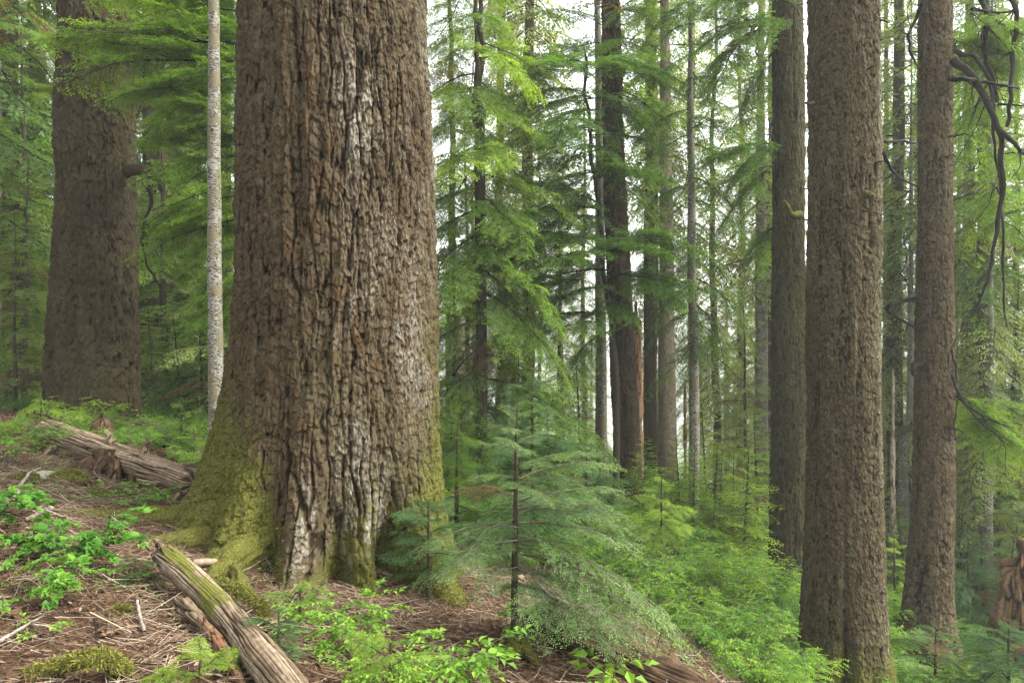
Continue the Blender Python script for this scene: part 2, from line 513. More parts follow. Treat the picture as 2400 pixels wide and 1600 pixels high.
def relief_flaky(cw, ch, depth, seed):
    """overlapping flakes, each lifted at its lower edge, over a stringy vertical grain"""
    def fn(th, s, R):
        R0 = float(np.median(R)); w = max(6, int(round(2 * PI * R0 / cw))); w2 = max(8, int(round(2 * PI * R0 / (cw * .45))))
        X, Y = np.cos(th) * R0, np.sin(th) * R0; T = th / (2 * PI); k = .03 / cw
        wob = fbm(X * 10 * k, Y * 10 * k, s * 5 * k, 3, seed + 30) * 1.4
        f1, e1, c1, y1 = voronoi(T * w + wob, s / ch + 60 + .5 * vnoise(X * 14 * k, Y * 14 * k, s * 6 * k, seed + 3), w, seed, True)
        f2, e2, c2, y2 = voronoi(T * w2 + wob * 1.8, s / (ch * .5) + 20 + .3 * wob, w2, seed + 8, True)
        rid = 1 - 2 * np.abs(fbm(X * 34 * k, Y * 34 * k, s * 7 * k, 3, seed + 60)); fine = fbm(X * 60, Y * 60, s * 24, 3, seed + 66)
        big = fbm(X * 2.2, Y * 2.2, s * .7, 3, seed + 80)
        rid2 = 1 - 2 * np.abs(fbm(X * 11 * k, Y * 11 * k, s * 1.1 * k, 3, seed + 90)) + .25 * vnoise(X * 3, Y * 3, s * .6, seed + 95)
        lift = np.clip(-y1 * .8, -.5, .6) + .6 * np.clip(-y2, -.5, .6)
        edge = smooth(0, .10, e1 + .05 * fine)
        off = depth * (.55 * (c1 - .5) + .35 * (c2 - .5) + .45 * lift + .50 * (rid - .6) + .3 * fine - .35 * (1 - edge)) + depth * 1.2 * big + depth * .75 * (rid2 - .6)
        h = .42 + .30 * (rid2 - .6) + .34 * (c1 - .5) + .28 * (c2 - .5) + .30 * lift + .38 * (rid - .5) + .25 * fine - .22 * (1 - edge)
        return off, np.clip(h, 0, 1), np.clip(.5 + .65 * (c1 - .5) + .65 * (c2 - .5) + .35 * fine + .3 * big, 0, 1)
    return fn


def relief_giant(seed):
    """broken plates in layers, parted here and there by long dark fissures"""
    A = relief_flaky(.044, .12, .027, seed)
    def fn(th, s, R):
        R0 = float(np.median(R)); X, Y = np.cos(th) * R0, np.sin(th) * R0; T = th / (2 * PI)
        off, h, c = A(th, s, R)
        w = int(round(2 * PI * R0 / .105))
        wob = fbm(X * 1.5, Y * 1.5, s * .7, 3, seed + 130) * .7 + fbm(X * 9, Y * 9, s * 3, 3, seed + 136) * .38
        f1, e1, c1 = voronoi(T * w + wob, s / 1.1 + 50, w, seed + 3)
        w2 = int(round(2 * PI * R0 / .062))
        f2, e2, c2 = voronoi(T * w2 + wob * 1.6 + .3, s / .24 + 20 + .4 * wob, w2, seed + 4)
        fine = fbm(X * 30, Y * 30, s * 12, 3, seed + 140)
        m = smooth(-.35, .25, fbm(X * 1.3, Y * 1.3, s * .9, 3, seed + 150))
        cut = (1 - smooth(0, .22, e1 + .14 * fine)) * (.45 + .55 * m)
        crk = (1 - smooth(0, .10, e2 + .06 * fine)) * .6
        off = off - .034 * cut - .010 * crk + .016 * (c1 - .5) + .016 * (c2 - .5)
        return off, np.clip(h + .16 - .62 * cut - .20 * crk, 0, 1), np.clip(c * .75 + .25 * c2 + .05, 0, 1)
    return fn


def relief_smooth(depth, seed):
    def fn(th, s, R):
        R0 = float(np.median(R)); X, Y = np.cos(th) * R0, np.sin(th) * R0
        a = fbm(X * 14, Y * 14, s * 6, 3, seed)
        return depth * a, np.clip(.6 + .4 * a, 0, 1), np.clip(.5 + .6 * fbm(X * 7, Y * 7, s * 2.5, 2, seed + 5), 0, 1)
    return fn


def relief_grain(cw, ch, depth, seed):
    def fn(th, s, R):
        R0 = float(np.median(R)); w = max(5, int(round(2 * PI * R0 / cw)))
        X, Y = np.cos(th) * R0, np.sin(th) * R0
        wob = fbm(X * 5, Y * 5, s * 2.0, 3, seed + 3) * .9
        f1, e1, c1 = voronoi(th / (2 * PI) * w + wob, s / ch + 30, w, seed)
        fine = fbm(th / (2 * PI) * w * 3, s * 5, 0, 3, seed + 9)
        big = fbm(X * 6, Y * 6, s * 3, 3, seed + 12)
        h = smooth(0, .3, e1 + .1 * fine) * (.5 + .5 * c1)
        return depth * (h - .6 + .35 * fine) + depth * 1.8 * big, np.clip(h + .15 * fine, 0, 1), np.clip(c1 + .3 * fine, 0, 1)
    return fn


def front_angles(n, frac=.78):
    """angles round a standing trunk, denser on the side that the path faces (theta=0 is +Y, pi is towards -Y)"""
    nf = int(n * frac); nb = n - nf
    half = math.radians(112)
    a = np.linspace(PI - half, PI + half, nf, endpoint=False)
    b = np.linspace(PI + half, 3 * PI - half, nb, endpoint=False)
    return np.concatenate([a, b])


def pix_trunk(rows, d):
    """rows (y, left x, right x) in picture pixels -> centre points and radii"""
    P, R = [], []
    for y, xl, xr in rows:
        c = at((xl + xr) / 2, y, d); P.append(c); R.append((xr - xl) / 2 * K / F * d)
    o = np.argsort([p[2] for p in P])
    return np.array(P)[o], np.array(R)[o]


def trunk_path(P, R, z0, z1, ztop, step, top_r=.35, coarse=.25, wob=0.0, seed=0):
    """resample by height; fine rows up to ztop (frame top), coarse above to z1"""
    zs = np.concatenate([np.arange(z0, ztop, step), np.arange(ztop, z1, coarse)]) if z1 > ztop else np.arange(z0, z1, step)
    def ex(col):
        v = np.interp(zs, P[:, 2], col)
        lo = zs < P[0, 2]; hi = zs > P[-1, 2]
        if hi.any():
            sl = (col[-1] - col[-2]) / max(P[-1, 2] - P[-2, 2], .3) if len(P) > 1 else 0
            v[hi] = col[-1] + np.clip(sl, -.06, .06) * (zs[hi] - P[-1, 2])
        return v
    xs, ys, rs = ex(P[:, 0]), ex(P[:, 1]), ex(R)
    k = max(1, int(.4 / step)); ker = np.ones(k) / k
    if len(zs) > 3 * k:
        for a in (xs, rs):
            pad = np.concatenate([np.full(k, a[0]), a, np.full(k, a[-1])]); a[:] = np.convolve(pad, ker, 'same')[k:-k]
    if wob: xs = xs + wob * fbm(zs * .6, 0, 0, 2, seed); ys = ys + wob * fbm(zs * .6, 7, 0, 2, seed + 1)
    hi = zs > ztop
    rs = np.where(hi, np.maximum(rs - (zs - ztop) * .012, .03), rs)
    return np.stack([xs, ys, zs], 1), np.maximum(rs, .012)


def moss_fn(zg, hgt, amount, side=None, seed=0, base=0.0, lichen=None):
    """moss thick at the foot and fading with height; lichen patches by place"""
    def fn(C):
        z = C[:, 2] - zg
        m = amount * np.exp(-np.maximum(z, 0) / hgt) + base + .17 * fbm(C[:, 0] * 1.2, C[:, 1] * 1.2, C[:, 2] * .7, 3, seed)
        if side is not None: m = m + side(C)
        l = lichen(C) if lichen else np.zeros(len(C))
        return {'moss': m, 'lichen': l}
    return fn


def hero_trunk(parent, rows, d, mat, relief, n, step, z1, moss, flare=None, name='trunk', bury=.5, wob=0.0, seed=0, ztop=None):
    P, R = pix_trunk(rows, d)
    x, y = P[0, 0], P[0, 1]
    zg = g1(x, y)
    zt = 800 / F * d + .3 if ztop is None else ztop
    path, rad = trunk_path(P, R, min(zg - bury, P[0, 2]), z1, min(zt, z1), step, wob=wob, seed=seed)
    me = tube(path - np.array([x, y, zg]), rad, front_angles(n), relief, (lambda th, s, p: flare(th, p[:, 2][:, None], x, y, zg)) if flare else None,
              name, [mat], moss, cap=False)
    return me, np.array([x, y, zg])


def cone_roots(roots, seed=0):
    """root buttresses: (angle from +X in degrees, reach, angular half width in degrees, height)"""
    def fl(th, z, x, y, zg):
        # theta=0 points +Y, V = T x U -> -X at theta = 90 degrees
        r = 0
        zz = np.maximum(z, -.25)
        for ang, reach, wid, hgt in roots:
            t = math.radians(ang) - PI / 2
            dd = np.angle(np.exp(1j * (th - t)))
            narrow = 1.0 / (1.0 + .55 * np.maximum(0, zz) / hgt)
            lat = np.exp(-(dd / (math.radians(wid) * (1.35 - .35 * narrow))) ** 2)
            r = r + reach * lat * np.exp(-np.maximum(zz + .12, 0) / hgt)
        return r
    return fl


# ------------------------------------------------------------------ conifer boughs
def make_bough(rng, L, lod, up=.12, droop=.32, wide=.42, dens=1.0, flat=.10, needle=1.0):
    """one flat spray: axis, side twigs, twiglets; lod 0 = single needles ... 3 = coarse clumps"""
    Q = Quads()
    sp2 = {0: .060, 1: .080, 2: .11, 3: .22}[lod] * (L / 1.0) ** .35 / dens
    ns = max(8, int(L / sp2) * 2)
    s = np.clip(np.linspace(.10, .985, ns) + rng.normal(0, .012, ns), .05, .99)
    side = np.where(np.arange(ns) % 2 == 0, 1.0, -1.0)
    wy = rng.normal(0, .05)
    def axis(s):
        return np.stack([L * s * (1 - .06 * s), L * (wy * np.sin(s * 4) + .02 * np.sin(s * 11)), L * (up * s - droop * s * s)], -1)
    B = axis(s); T = norm(axis(s + .01) - axis(s - .01))
    l2 = L * wide * np.clip((1 - s), 0, 1) ** .75 * np.minimum(1, .35 + s / .22) * rng.uniform(.65, 1.2, ns) + .05 * min(L, 1)
    al = rng.uniform(.80, 1.12, ns)
    lat = np.stack([-T[:, 1], T[:, 0], np.zeros(ns)], -1); lat = norm(lat) * side[:, None]
    D = norm(T * np.cos(al)[:, None] + lat * np.sin(al)[:, None] + np.array([0, 0, 1.]) * rng.normal(0, flat, (ns, 1)))
    kd = rng.uniform(.15, .45, ns)                       # droop of side twigs
    # wood
    P = axis(np.linspace(0, 1, 9)); Q.add(poly_prisms(P, np.linspace(.0062 * L + .002, .0015, 9), 5), .5, 1)
    def pt(b, d, l, k, t): return b + d * (l * t)[:, None] - np.array([0, 0, 1.]) * (k * l * t * t)[:, None]
    if lod <= 1:
        z0, z5, z10 = np.zeros(ns), np.full(ns, .5), np.full(ns, .97)
        a, b, c = pt(B, D, l2, kd, z0), pt(B, D, l2, kd, z5), pt(B, D, l2, kd, z10)
        Q.add(prisms(a, b, .0035 if lod else .003, .0024), .5, 1); Q.add(prisms(b, c, .0024, .0012), .5, 1)
    # twiglets
    sp3 = {0: .036, 1: .050, 2: .065, 3: .16}[lod]
    n3 = np.maximum(2, (l2 / sp3).astype(int)) * 2
    i2 = np.repeat(np.arange(ns), n3)
    j = np.arange(len(i2)) - np.repeat(np.cumsum(n3) - n3, n3)
    t = np.clip((j + .6) / n3[i2] + rng.normal(0, .01, len(j)), .03, 1.0)
    sd = np.where(j % 2 == 0, 1.0, -1.0)
    b3 = pt(B[i2], D[i2], l2[i2], kd[i2], t)
    d2 = norm(D[i2] - np.array([0, 0, 2.]) * (kd[i2] * t)[:, None])
    n2 = norm(np.cross(d2, np.cross(np.array([0, 0, 1.]), d2)))
    la = np.cross(n2, d2) * sd[:, None]
    a3 = rng.uniform(.65, 1.05, len(j)) * (1 - .55 * (t > .93))
    d3 = norm(d2 * np.cos(a3)[:, None] + la * np.sin(a3)[:, None] + np.array([0, 0, 1.]) * rng.normal(-.12, .16, (len(j), 1)))
    mx = {0: .085, 1: .13, 2: .17, 3: .36}[lod]
    l3 = np.clip(l2[i2] * .5 * (1 - t) ** .6, mx * .28, mx) * rng.uniform(.7, 1.25, len(j))
    nn = norm(n2 + rng.normal(0, .35, (len(j), 3)))
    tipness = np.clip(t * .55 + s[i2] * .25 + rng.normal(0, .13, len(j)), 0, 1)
    if lod >= 2:
        w = l3 * {2: .24, 3: .30}[lod]
        Q.add(diamonds(b3, d3, nn, l3, w, .5), tipness)
        if lod == 2:                                     # ragged second layer of shorter tips
            k = rng.random(len(j)) < .55
            d4 = norm(d3[k] + la[k] * rng.uniform(-.9, .9, (k.sum(), 1)))
            Q.add(diamonds(b3[k] + d3[k] * (l3[k] * .45)[:, None], d4, nn[k], l3[k] * .55, w[k] * .7, .5), np.clip(tipness[k] + .15, 0, 1))
        return Q.get()
    sp4 = {0: .0135, 1: .022}[lod]
    n4 = np.maximum(2, (l3 / sp4).astype(int)) * 2
    i3 = np.repeat(np.arange(len(j)), n4)
    jj = np.arange(len(i3)) - np.repeat(np.cumsum(n4) - n4, n4)
    tt = np.clip((jj + .7) / n4[i3], 0, 1)
    b4 = b3[i3] + d3[i3] * (l3[i3] * tt)[:, None] - np.array([0, 0, 1.]) * (.12 * l3[i3] * tt * tt)[:, None]
    s4 = np.where(jj % 2 == 0, 1.0, -1.0)
    la4 = norm(np.cross(nn[i3], d3[i3])) * s4[:, None]
    a4 = rng.uniform(.75, 1.2, len(jj)) * (1 - .6 * (tt > .95))
    d4 = norm(d3[i3] * np.cos(a4)[:, None] + la4 * np.sin(a4)[:, None] + nn[i3] * rng.normal(.12, .22, (len(jj), 1)))
    nl = {0: .021, 1: .034}[lod] * needle * rng.uniform(.7, 1.25, len(jj)); nw = {0: .0064, 1: .0135}[lod] * needle
    Q.add(diamonds(b4, d4, norm(nn[i3] + rng.normal(0, .3, (len(jj), 3))), nl, np.full(len(jj), nw), .5), np.clip(tipness[i3] * .8 + .25 * tt + rng.normal(0, .06, len(jj)), 0, 1))
    return Q.get()


def lib(lod, n, L, seed, **kw):
    r = np.random.default_rng(seed)
    return [(make_bough(r, L, lod, **kw), L) for _ in range(n)]


def place(b, origin, yaw, pitch, scale, roll=0.0):
    q, t, m = b
    c, s = math.cos(pitch), math.sin(pitch)
    cr, sr = math.cos(roll), math.sin(roll)
    Rr = np.array([[1, 0, 0], [0, cr, -sr], [0, sr, cr]])
    Rp = np.array([[c, 0, -s], [0, 1, 0], [s, 0, c]])
    cy, sy = math.cos(yaw), math.sin(yaw)
    Ry = np.array([[cy, -sy, 0], [sy, cy, 0], [0, 0, 1]])
    Mx = (Ry @ Rp @ Rr * scale).astype(np.float32)
    return q @ Mx.T + np.asarray(origin, np.float32), t, m


def crown(boughs, spec, axis_fn, rng, tint_jit=.12):
    """spec: list of (z, yaw, length, pitch)"""
    Qs, Ts, Ms = [], [], []
    for z, yaw, ln_, pitch in spec:
        b, L = boughs[rng.integers(len(boughs))]
        q, t, m = place(b, axis_fn(z), yaw, pitch, ln_ / L, rng.normal(0, .22))
        Qs.append(q); Ts.append(np.full(len(t), -1.0) if rng.random() < .035 else np.clip(t + rng.normal(0, tint_jit), 0, 1)); Ms.append(m)
    return np.concatenate(Qs), np.concatenate(Ts), np.concatenate(Ms)


def qmesh(name, qtm, mats):
    q, t, m = qtm
    n = len(q)
    return raw_mesh(name, q.reshape(-1, 3), np.arange(n * 4).reshape(n, 4), {'tint': np.repeat(t, 4)}, mats, m)


def cone_spec(rng, z0, z1, per_m, Lmax, Lmin=.25, shape=.8, p_low=-.30, p_high=.35, jit=.25, gaps=.0):
    sp = []
    n = int((z1 - z0) * per_m)
    yaw = rng.uniform(0, 6.28)
    for i in range(n):
        u = (i + rng.uniform(0, 1)) / n
        yaw += 2.4 + rng.normal(0, .35)
        if rng.random() < gaps: continue
        low = min(1, .55 + u * 3)
        L = (Lmax * (1 - u) ** shape * low + Lmin) * rng.uniform(1 - jit * 1.4, 1 + jit)
        sp.append((z0 + u * (z1 - z0), yaw, L, p_low + (p_high - p_low) * u + rng.normal(0, .10)))
    return sp


def simple_trunk(H, r0, mat, relief, n=20, step=.12, seed=0, bend=.0, moss=.5, z0=-.6, name='trunk', lean=0.0):
    zs = np.arange(z0, H, step)
    u = np.clip(zs / H, 0, 1)
    x = bend * fbm(zs * .25, 3.1, 0, 2, seed) + lean * u * H; y = bend * fbm(zs * .25, 9.1, 0, 2, seed + 5)
    r = r0 * (1 - u) ** .8 * (1 + .5 * np.exp(-np.maximum(zs, 0) / (r0 * 2.2))) + .004
    P = np.stack([x, y, zs], 1)
    me = tube(P, r, np.linspace(0, 2 * PI, n, endpoint=False), relief, None, name, [mat], moss_fn(0, r0 * 3 + .2, moss, seed=seed), cap=False)
    return me, (lambda z: np.array([np.interp(z, zs, x), np.interp(z, zs, y), z]))


# shared bough libraries
LIB0 = lib(0, 5, 1.0, 101, up=.18, droop=.30, wide=.46, dens=.95)
LIB0L = lib(0, 6, 1.0, 111, up=.16, droop=.30, wide=.36, dens=.72)
LIB1 = lib(1, 6, 2.2, 102, up=.05, droop=.36, wide=.40)
LIB1D = lib(1, 5, 2.0, 108, up=.0, droop=.55, wide=.30, dens=.75)
LIB2 = lib(2, 6, 3.0, 103, up=.05, droop=.36, wide=.36, dens=.8)
LIB2D = lib(2, 6, 2.6, 104, up=-.02, droop=.45, wide=.32, dens=.75)
LIB2S = lib(2, 4, .8, 105, up=.12, droop=.28, wide=.48)
LIB3 = lib(3, 5, 3.2, 106, up=.0, droop=.4, wide=.40)

# ================================================================== the great trees
def P3(*a): return at(*a)


def limb(parent, pts, r0, r1, mat='twig_dark', moss=.0, n=9, org=None, name='limb', rel=None, seed=0):
    pts = np.array(pts, float)
    t = np.linspace(0, 1, len(pts)); tt = np.linspace(0, 1, max(24, len(pts) * 7))
    p = np.stack([np.interp(tt, t, pts[:, i]) for i in range(3)], 1)
    k = np.array([1, 2, 3, 2, 1.]) / 9
    for i in range(3):
        a = np.concatenate([[p[0, i]] * 2, p[:, i], [p[-1, i]] * 2]); p[:, i] = np.convolve(a, k, 'valid')
    L = np.linalg.norm(pts[-1] - pts[0])
    p += np.stack([fbm(tt * 5, i * 9.3 + seed, 0, 2, 77) for i in range(3)], 1) * .018 * L + np.stack([fbm(tt * 16, i * 5.3 + seed, 3, 2, 79) for i in range(3)], 1) * .010 * L
    r = r0 + (r1 - r0) * tt ** .8
    if org is not None: p = p - org
    me = tube(p, r, np.linspace(0, 2 * PI, n, endpoint=False), rel or relief_smooth(r0 * .22, seed), None, name, [M[mat]], moss_fn(-100, .1, 0, base=moss), cap=True)
    return link(name, me, parent)


def bough_to(bl, rng, A, B, roll=None):
    """one bough of the library reaching from A to B"""
    (q, t, m), L = bl[rng.integers(len(bl))]
    v = np.asarray(B) - np.asarray(A); ln_ = np.linalg.norm(v)
    tipx = q[m == 1].reshape(-1, 3); e = tipx[np.argmax(tipx[:, 0])]
    pitch = math.asin(v[2] / ln_) - math.atan2(e[2], e[0])
    return place((q, t, m), A, math.atan2(v[1], v[0]), pitch, ln_ / e[0], rng.normal(0, .2) if roll is None else roll)


def join(parts):
    return tuple(np.concatenate(x) for x in zip(*parts))


# ---- the giant in the middle
def great_fir():
    t = thing('giant_fir', 'huge old conifer with furrowed brown and grey bark and mossy spreading roots', 'tree')
    rows = [(0, 564, 978), (250, 562, 990), (500, 558, 996), (700, 552, 1000), (900, 540, 1002), (1050, 528, 1003), (1340, 520, 1004)]
    roots = [(184, 1.15, 19, .55), (214, .80, 12, .42), (243, 1.05, 11, .42), (272, .75, 9, .48), (298, .55, 6, .36), (325, .60, 11, .50), (255, -.40, 5, .40), (285, -.30, 5, .40), (311, -.50, 6, .45), (0, .22, 22, .5), (60, .4, 22, .5), (120, .4, 22, .5)]
    side = lambda C: .26 * smooth(-.1, -.95, C[:, 0]) * smooth(3.4, .6, C[:, 2]) + .12 * smooth(.75, 1.0, C[:, 0]) + .30 * smooth(.05, -.6, C[:, 0]) * smooth(1.6, .3, C[:, 2]) - .7 * np.exp(-((C[:, 0] - .1 + .04 * C[:, 2]) / .13) ** 2 - ((C[:, 2] - .7) / .5) ** 2)  # moss; its gain on the left also paints the shaded side darker
    lich_and_light = lambda C: .20 * np.exp(-((C[:, 0] - .10 + .04 * C[:, 2]) / .10) ** 2) * smooth(.1, .4, C[:, 2]) * smooth(1.35, .9, C[:, 2]) + .13 * np.exp(-((C[:, 0] - .42 + .05 * (C[:, 2] - 2) - .10 * fbm(C[:, 2] * 1.1, 2, 0, 2, 3)) / .16) ** 2) + .13 * smooth(-.2, .5, C[:, 0]) - .10 * smooth(0, -.5, C[:, 0]) + .18 * fbm(C[:, 0] * 2.2, C[:, 1] * 2.2, C[:, 2] * 1.2, 3, 15)  # lichen and bare wood; right gain and left cut paint in the side light
    me, o = hero_trunk(t, rows, 6.5, M['bark_giant'], relief_giant(5), 780, .0075, 16, moss_fn(-.2, .75, .86, side, 5, 0.12, lich_and_light),
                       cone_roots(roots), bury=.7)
    t.location = tuple(o); link('trunk', me, t)
    # roots that run out over the litter
    R = []
    def root(pts, r0, r1, n=40, moss=.5, seed=0):
        P = []
        for px, py, d, dz in pts:
            p = at(px, py, d); z = g1(p[0], p[1]) + dz; P.append((p[0], p[1], z))
        limb(t, P, r0, r1, 'log_grey', moss, n, o, 'root', relief_grain(.03, .12, r0 * .12, seed), seed)
    def rootw(pts, r0, r1, n=40, moss=.5, seed=0, mat='bark_giant'):
        P = [(x, y, g1(x, y) + dz) for x, y, dz in pts]
        limb(t, P, r0, r1, mat, moss, n, o, 'root', relief_furrowed(.07, .4, .030, seed), seed)
    rootw([(-2.3, 6.5, .35), (-2.75, 6.35, .14), (-3.15, 6.2, .02), (-3.5, 6.08, -.02), (-3.9, 5.95, -.07), (-4.3, 5.85, -.17)], .26, .05, 60, .6, 1)
    rootw([(-2.3, 5.95, .18), (-2.6, 5.72, .03), (-2.9, 5.52, -.03), (-3.2, 5.4, -.14)], .20, .06, 50, .55, 2)
    rootw([(-2.08, 5.65, .20), (-2.17, 5.36, .08), (-2.22, 5.12, .0), (-2.24, 4.85, -.12)], .17, .08, 50, .85, 3)
    rootw([(-2.05, 5.05, .08), (-1.93, 4.85, .10), (-1.80, 4.70, .04), (-1.70, 4.62, -.1)], .055, .035, 20, .8, 4)
    # moss tufts on the buttresses
    rng = np.random.default_rng(4)
    co = np.empty(len(me.vertices) * 3, np.float32); me.vertices.foreach_get('co', co); co = co.reshape(-1, 3)
    no = np.empty(len(me.vertices) * 3, np.float32); me.vertices.foreach_get('normal', no); no = no.reshape(-1, 3)
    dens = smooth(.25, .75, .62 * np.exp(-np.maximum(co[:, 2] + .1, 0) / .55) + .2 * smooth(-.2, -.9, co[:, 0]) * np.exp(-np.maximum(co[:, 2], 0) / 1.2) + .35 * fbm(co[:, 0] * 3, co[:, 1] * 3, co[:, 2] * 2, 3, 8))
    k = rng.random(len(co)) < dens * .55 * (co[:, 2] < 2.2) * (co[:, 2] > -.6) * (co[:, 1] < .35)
    b = co[k].astype(float); nrm = no[k].astype(float)
    d = norm(nrm * .55 + rng.normal(0, .45, b.shape) + np.array([0, 0, -.35]))
    q = diamonds(b - nrm * .004, d, norm(rng.normal(0, 1, b.shape)), rng.uniform(.016, .042, len(b)), np.full(len(b), .008))
    Q = Quads(); Q.add(q, rng.random(len(b)))
    tag(link('moss', Q.mesh('moss', [M['moss_blade']]), t), kind='stuff')
    return t


great_fir()


def standing(name, label, rows, d, mat, relief, n, step, z1, moss, roots=None, cat='tree', wob=0.0, seed=0, group=None, ztop=None, bury=.5, part='trunk'):
    t = thing(name, label, cat, group=group)
    me, o = hero_trunk(t, rows, d, M[mat], relief, n, step, z1, moss, cone_roots(roots) if roots else None, 'trunk', bury, wob, seed, ztop)
    t.location = tuple(o); link(part, me, t)
    return t, o


# ---- left giant
T1, o1 = standing('old_conifer', 'broad dark brown trunk behind the fallen log at the left', [(0, 145, 291), (300, 142, 298), (500, 140, 302), (700, 131, 310), (850, 121, 306), (960, 116, 309)],
                  11.8, 'bark_old', relief_flaky(.075, .24, .046, 21), 360, .012, 19, moss_fn(0, 1.4, .30, None, 21, .02, lambda C: .12 * smooth(1.5, 4, C[:, 2])),
                  None)
limb(T1, [P3(296, 395, 11.6), P3(325, 388, 11.3), P3(350, 402, 11.1), P3(362, 416, 11.0), P3(372, 440, 10.9)], .12, .02, 'bark_old', .1, 14, o1, seed=3)
limb(T1, [P3(345, 425, 11.1), P3(343, 480, 11.0), P3(322, 555, 10.9), P3(335, 600, 10.9), P3(370, 660, 10.8)], .035, .012, 'twig_dark', 0, 7, o1, seed=4)

# ---- white spotted stem left of the giant
T2, o2 = standing('pale_fir', 'slender whitish trunk flecked with dark lichen just left of the giant', [(0, 480, 503), (300, 479, 506), (500, 478, 508), (1000, 480, 513), (1075, 478, 516)],
                  9.4, 'bark_pale', relief_smooth(.006, 31), 60, .02, 17, moss_fn(0, .3, .3), None, wob=.02, seed=31)

# ---- right trio
T12, o12 = standing('big_conifer', 'stout scaly trunk with a mossy flared foot, biggest of the right hand trees', [(0, 1865, 2011), (250, 1864, 2012), (500, 1861, 2013), (800, 1860, 2012), (1000, 1860, 2013), (1200, 1857, 2017), (1400, 1848, 2024)],
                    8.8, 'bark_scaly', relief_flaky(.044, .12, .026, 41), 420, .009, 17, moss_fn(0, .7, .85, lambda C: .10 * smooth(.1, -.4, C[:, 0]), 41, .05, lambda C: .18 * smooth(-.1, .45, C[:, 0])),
                    [(185, .30, 20, .5), (228, .32, 12, .50), (246, -.20, 3.2, 1.0), (264, .26, 10, .45), (300, .32, 13, .45), (340, .34, 18, .45), (60, .3, 30, .4), (130, .3, 30, .4)], bury=.7)
limb(T12, [P3(1990, 446, 8.42), P3(1998, 447, 8.25), P3(2004, 452, 8.2)], .05, .03, 'bark_mossy', .5, 10, o12, 'stub', seed=5)
limb(T12, [P3(1868, 236, 8.5), P3(1858, 240, 8.35), P3(1850, 236, 8.3)], .03, .014, 'twig_dark', .1, 10, o12, 'stub', seed=6)
T11, o11 = standing('mossy_conifer', 'dark mossy trunk with a crooked mossy stub close behind the stout scaly tree', [(0, 1776, 1841), (300, 1776, 1845), (600, 1776, 1848), (1000, 1774, 1849), (1340, 1768, 1856)],
                    13, 'bark_mossy', relief_flaky(.052, .18, .026, 51), 240, .013, 20, moss_fn(0, .9, .25, None, 51, .13), [(200, .12, 25, .4), (300, .12, 25, .4)])
limb(T11, [P3(1838, 492, 12.75), P3(1822, 494, 12.5), P3(1812, 486, 12.4), P3(1808, 470, 12.4), P3(1800, 462, 12.35)], .075, .03, 'bark_mossy', .75, 12, o11, 'stub', seed=7)
limb(T11, [P3(1804, 464, 12.4), P3(1809, 440, 12.4), P3(1806, 418, 12.4)], .012, .005, 'twig_dark', 0, 5, o11, 'twig', seed=8)
T13, o13 = standing('reddish_conifer', 'reddish brown trunk with twisted dark limbs, farthest right of the big trunks', [(0, 2116, 2181), (300, 2112, 2182), (700, 2109, 2184), (1000, 2104, 2186), (1200, 2096, 2184), (1400, 2080, 2182), (1500, 2064, 2186)],
                    11, 'bark_red', relief_flaky(.055, .11, .026, 61), 260, .012, 18, moss_fn(0, .4, .35, None, 61, 0, lambda C: .08 + 0 * C[:, 0]), [(190, .35, 25, .4), (250, .15, 20, .4), (330, .2, 25, .4)])
for k, (pts, r0, r1, d) in enumerate([
        ([(2180, 112), (2232, 128), (2262, 160), (2285, 205), (2290, 300), (2298, 420), (2310, 540), (2302, 640), (2308, 760)], .040, .012, 10.9),
        ([(2180, 135), (2220, 165), (2258, 225), (2276, 260), (2296, 330), (2302, 430), (2300, 540), (2278, 610), (2262, 670), (2240, 715), (2212, 738)], .062, .014, 10.6),
        ([(2182, 180), (2215, 182), (2262, 188), (2310, 196), (2345, 204)], .05, .012, 10.5),
        ([(2298, 300), (2330, 330), (2345, 350), (2380, 362)], .04, .02, 10.5),
        ([(2182, -70), (2240, -30), (2275, 40), (2262, 120), (2275, 180), (2290, 240)], .04, .035, 11.0),
        ([(2182, -130), (2290, -70), (2330, 20), (2325, 120), (2320, 220), (2305, 300)], .045, .03, 10.8),
        ([(2110, 684), (2075, 690), (2045, 700), (2035, 712), (2062, 728), (2085, 742), (2105, 756)], .04, .018, 10.9),
        ([(2062, 728), (2058, 745), (2068, 760)], .015, .006, 10.85),
        ([(2184, 855), (2200, 905), (2245, 960), (2300, 1010)], .03, .008, 10.7),
        ([(2184, 900), (2215, 925), (2255, 955), (2330, 985)], .028, .008, 10.8),
        ([(2184, 800), (2195, 845), (2200, 900), (2190, 960), (2196, 1010)], .018, .006, 10.7),
        ([(2116, 10), (2105, 45), (2085, 80), (2090, 120), (2112, 160)], .035, .012, 10.9),
        ([(2228, 20), (2290, 30), (2345, 25)], .03, .01, 10.9)]):
    pp = [P3(x, y, d + .12 * math.sin(3 * i + k)) for i, (x, y) in enumerate(pts)]
    limb(T13, pp, r0, r1, 'twig_dark', 0, 9, o13, seed=20 + k)
    rt = np.random.default_rng(700 + k)
    for q in range(3):                                  # finer twigs forking off
        a_ = pp[rt.integers(1, len(pp))]; v_ = np.array([rt.normal(0, .35), rt.normal(0, .2), -abs(rt.normal(.25, .25))])
        limb(T13, [a_, a_ + v_ * .5 + rt.normal(0, .04, 3), a_ + v_], r1 * .7, .003, 'twig_dark', 0, 5, o13, 'twig', seed=800 + 10 * k + q)
limb(T13, [P3(2112, 835, 10.9), P3(2100, 838, 10.8), P3(2096, 850, 10.75), P3(2100, 862, 10.75)], .06, .03, 'twig_dark', .2, 10, o13, 'stub', seed=9)
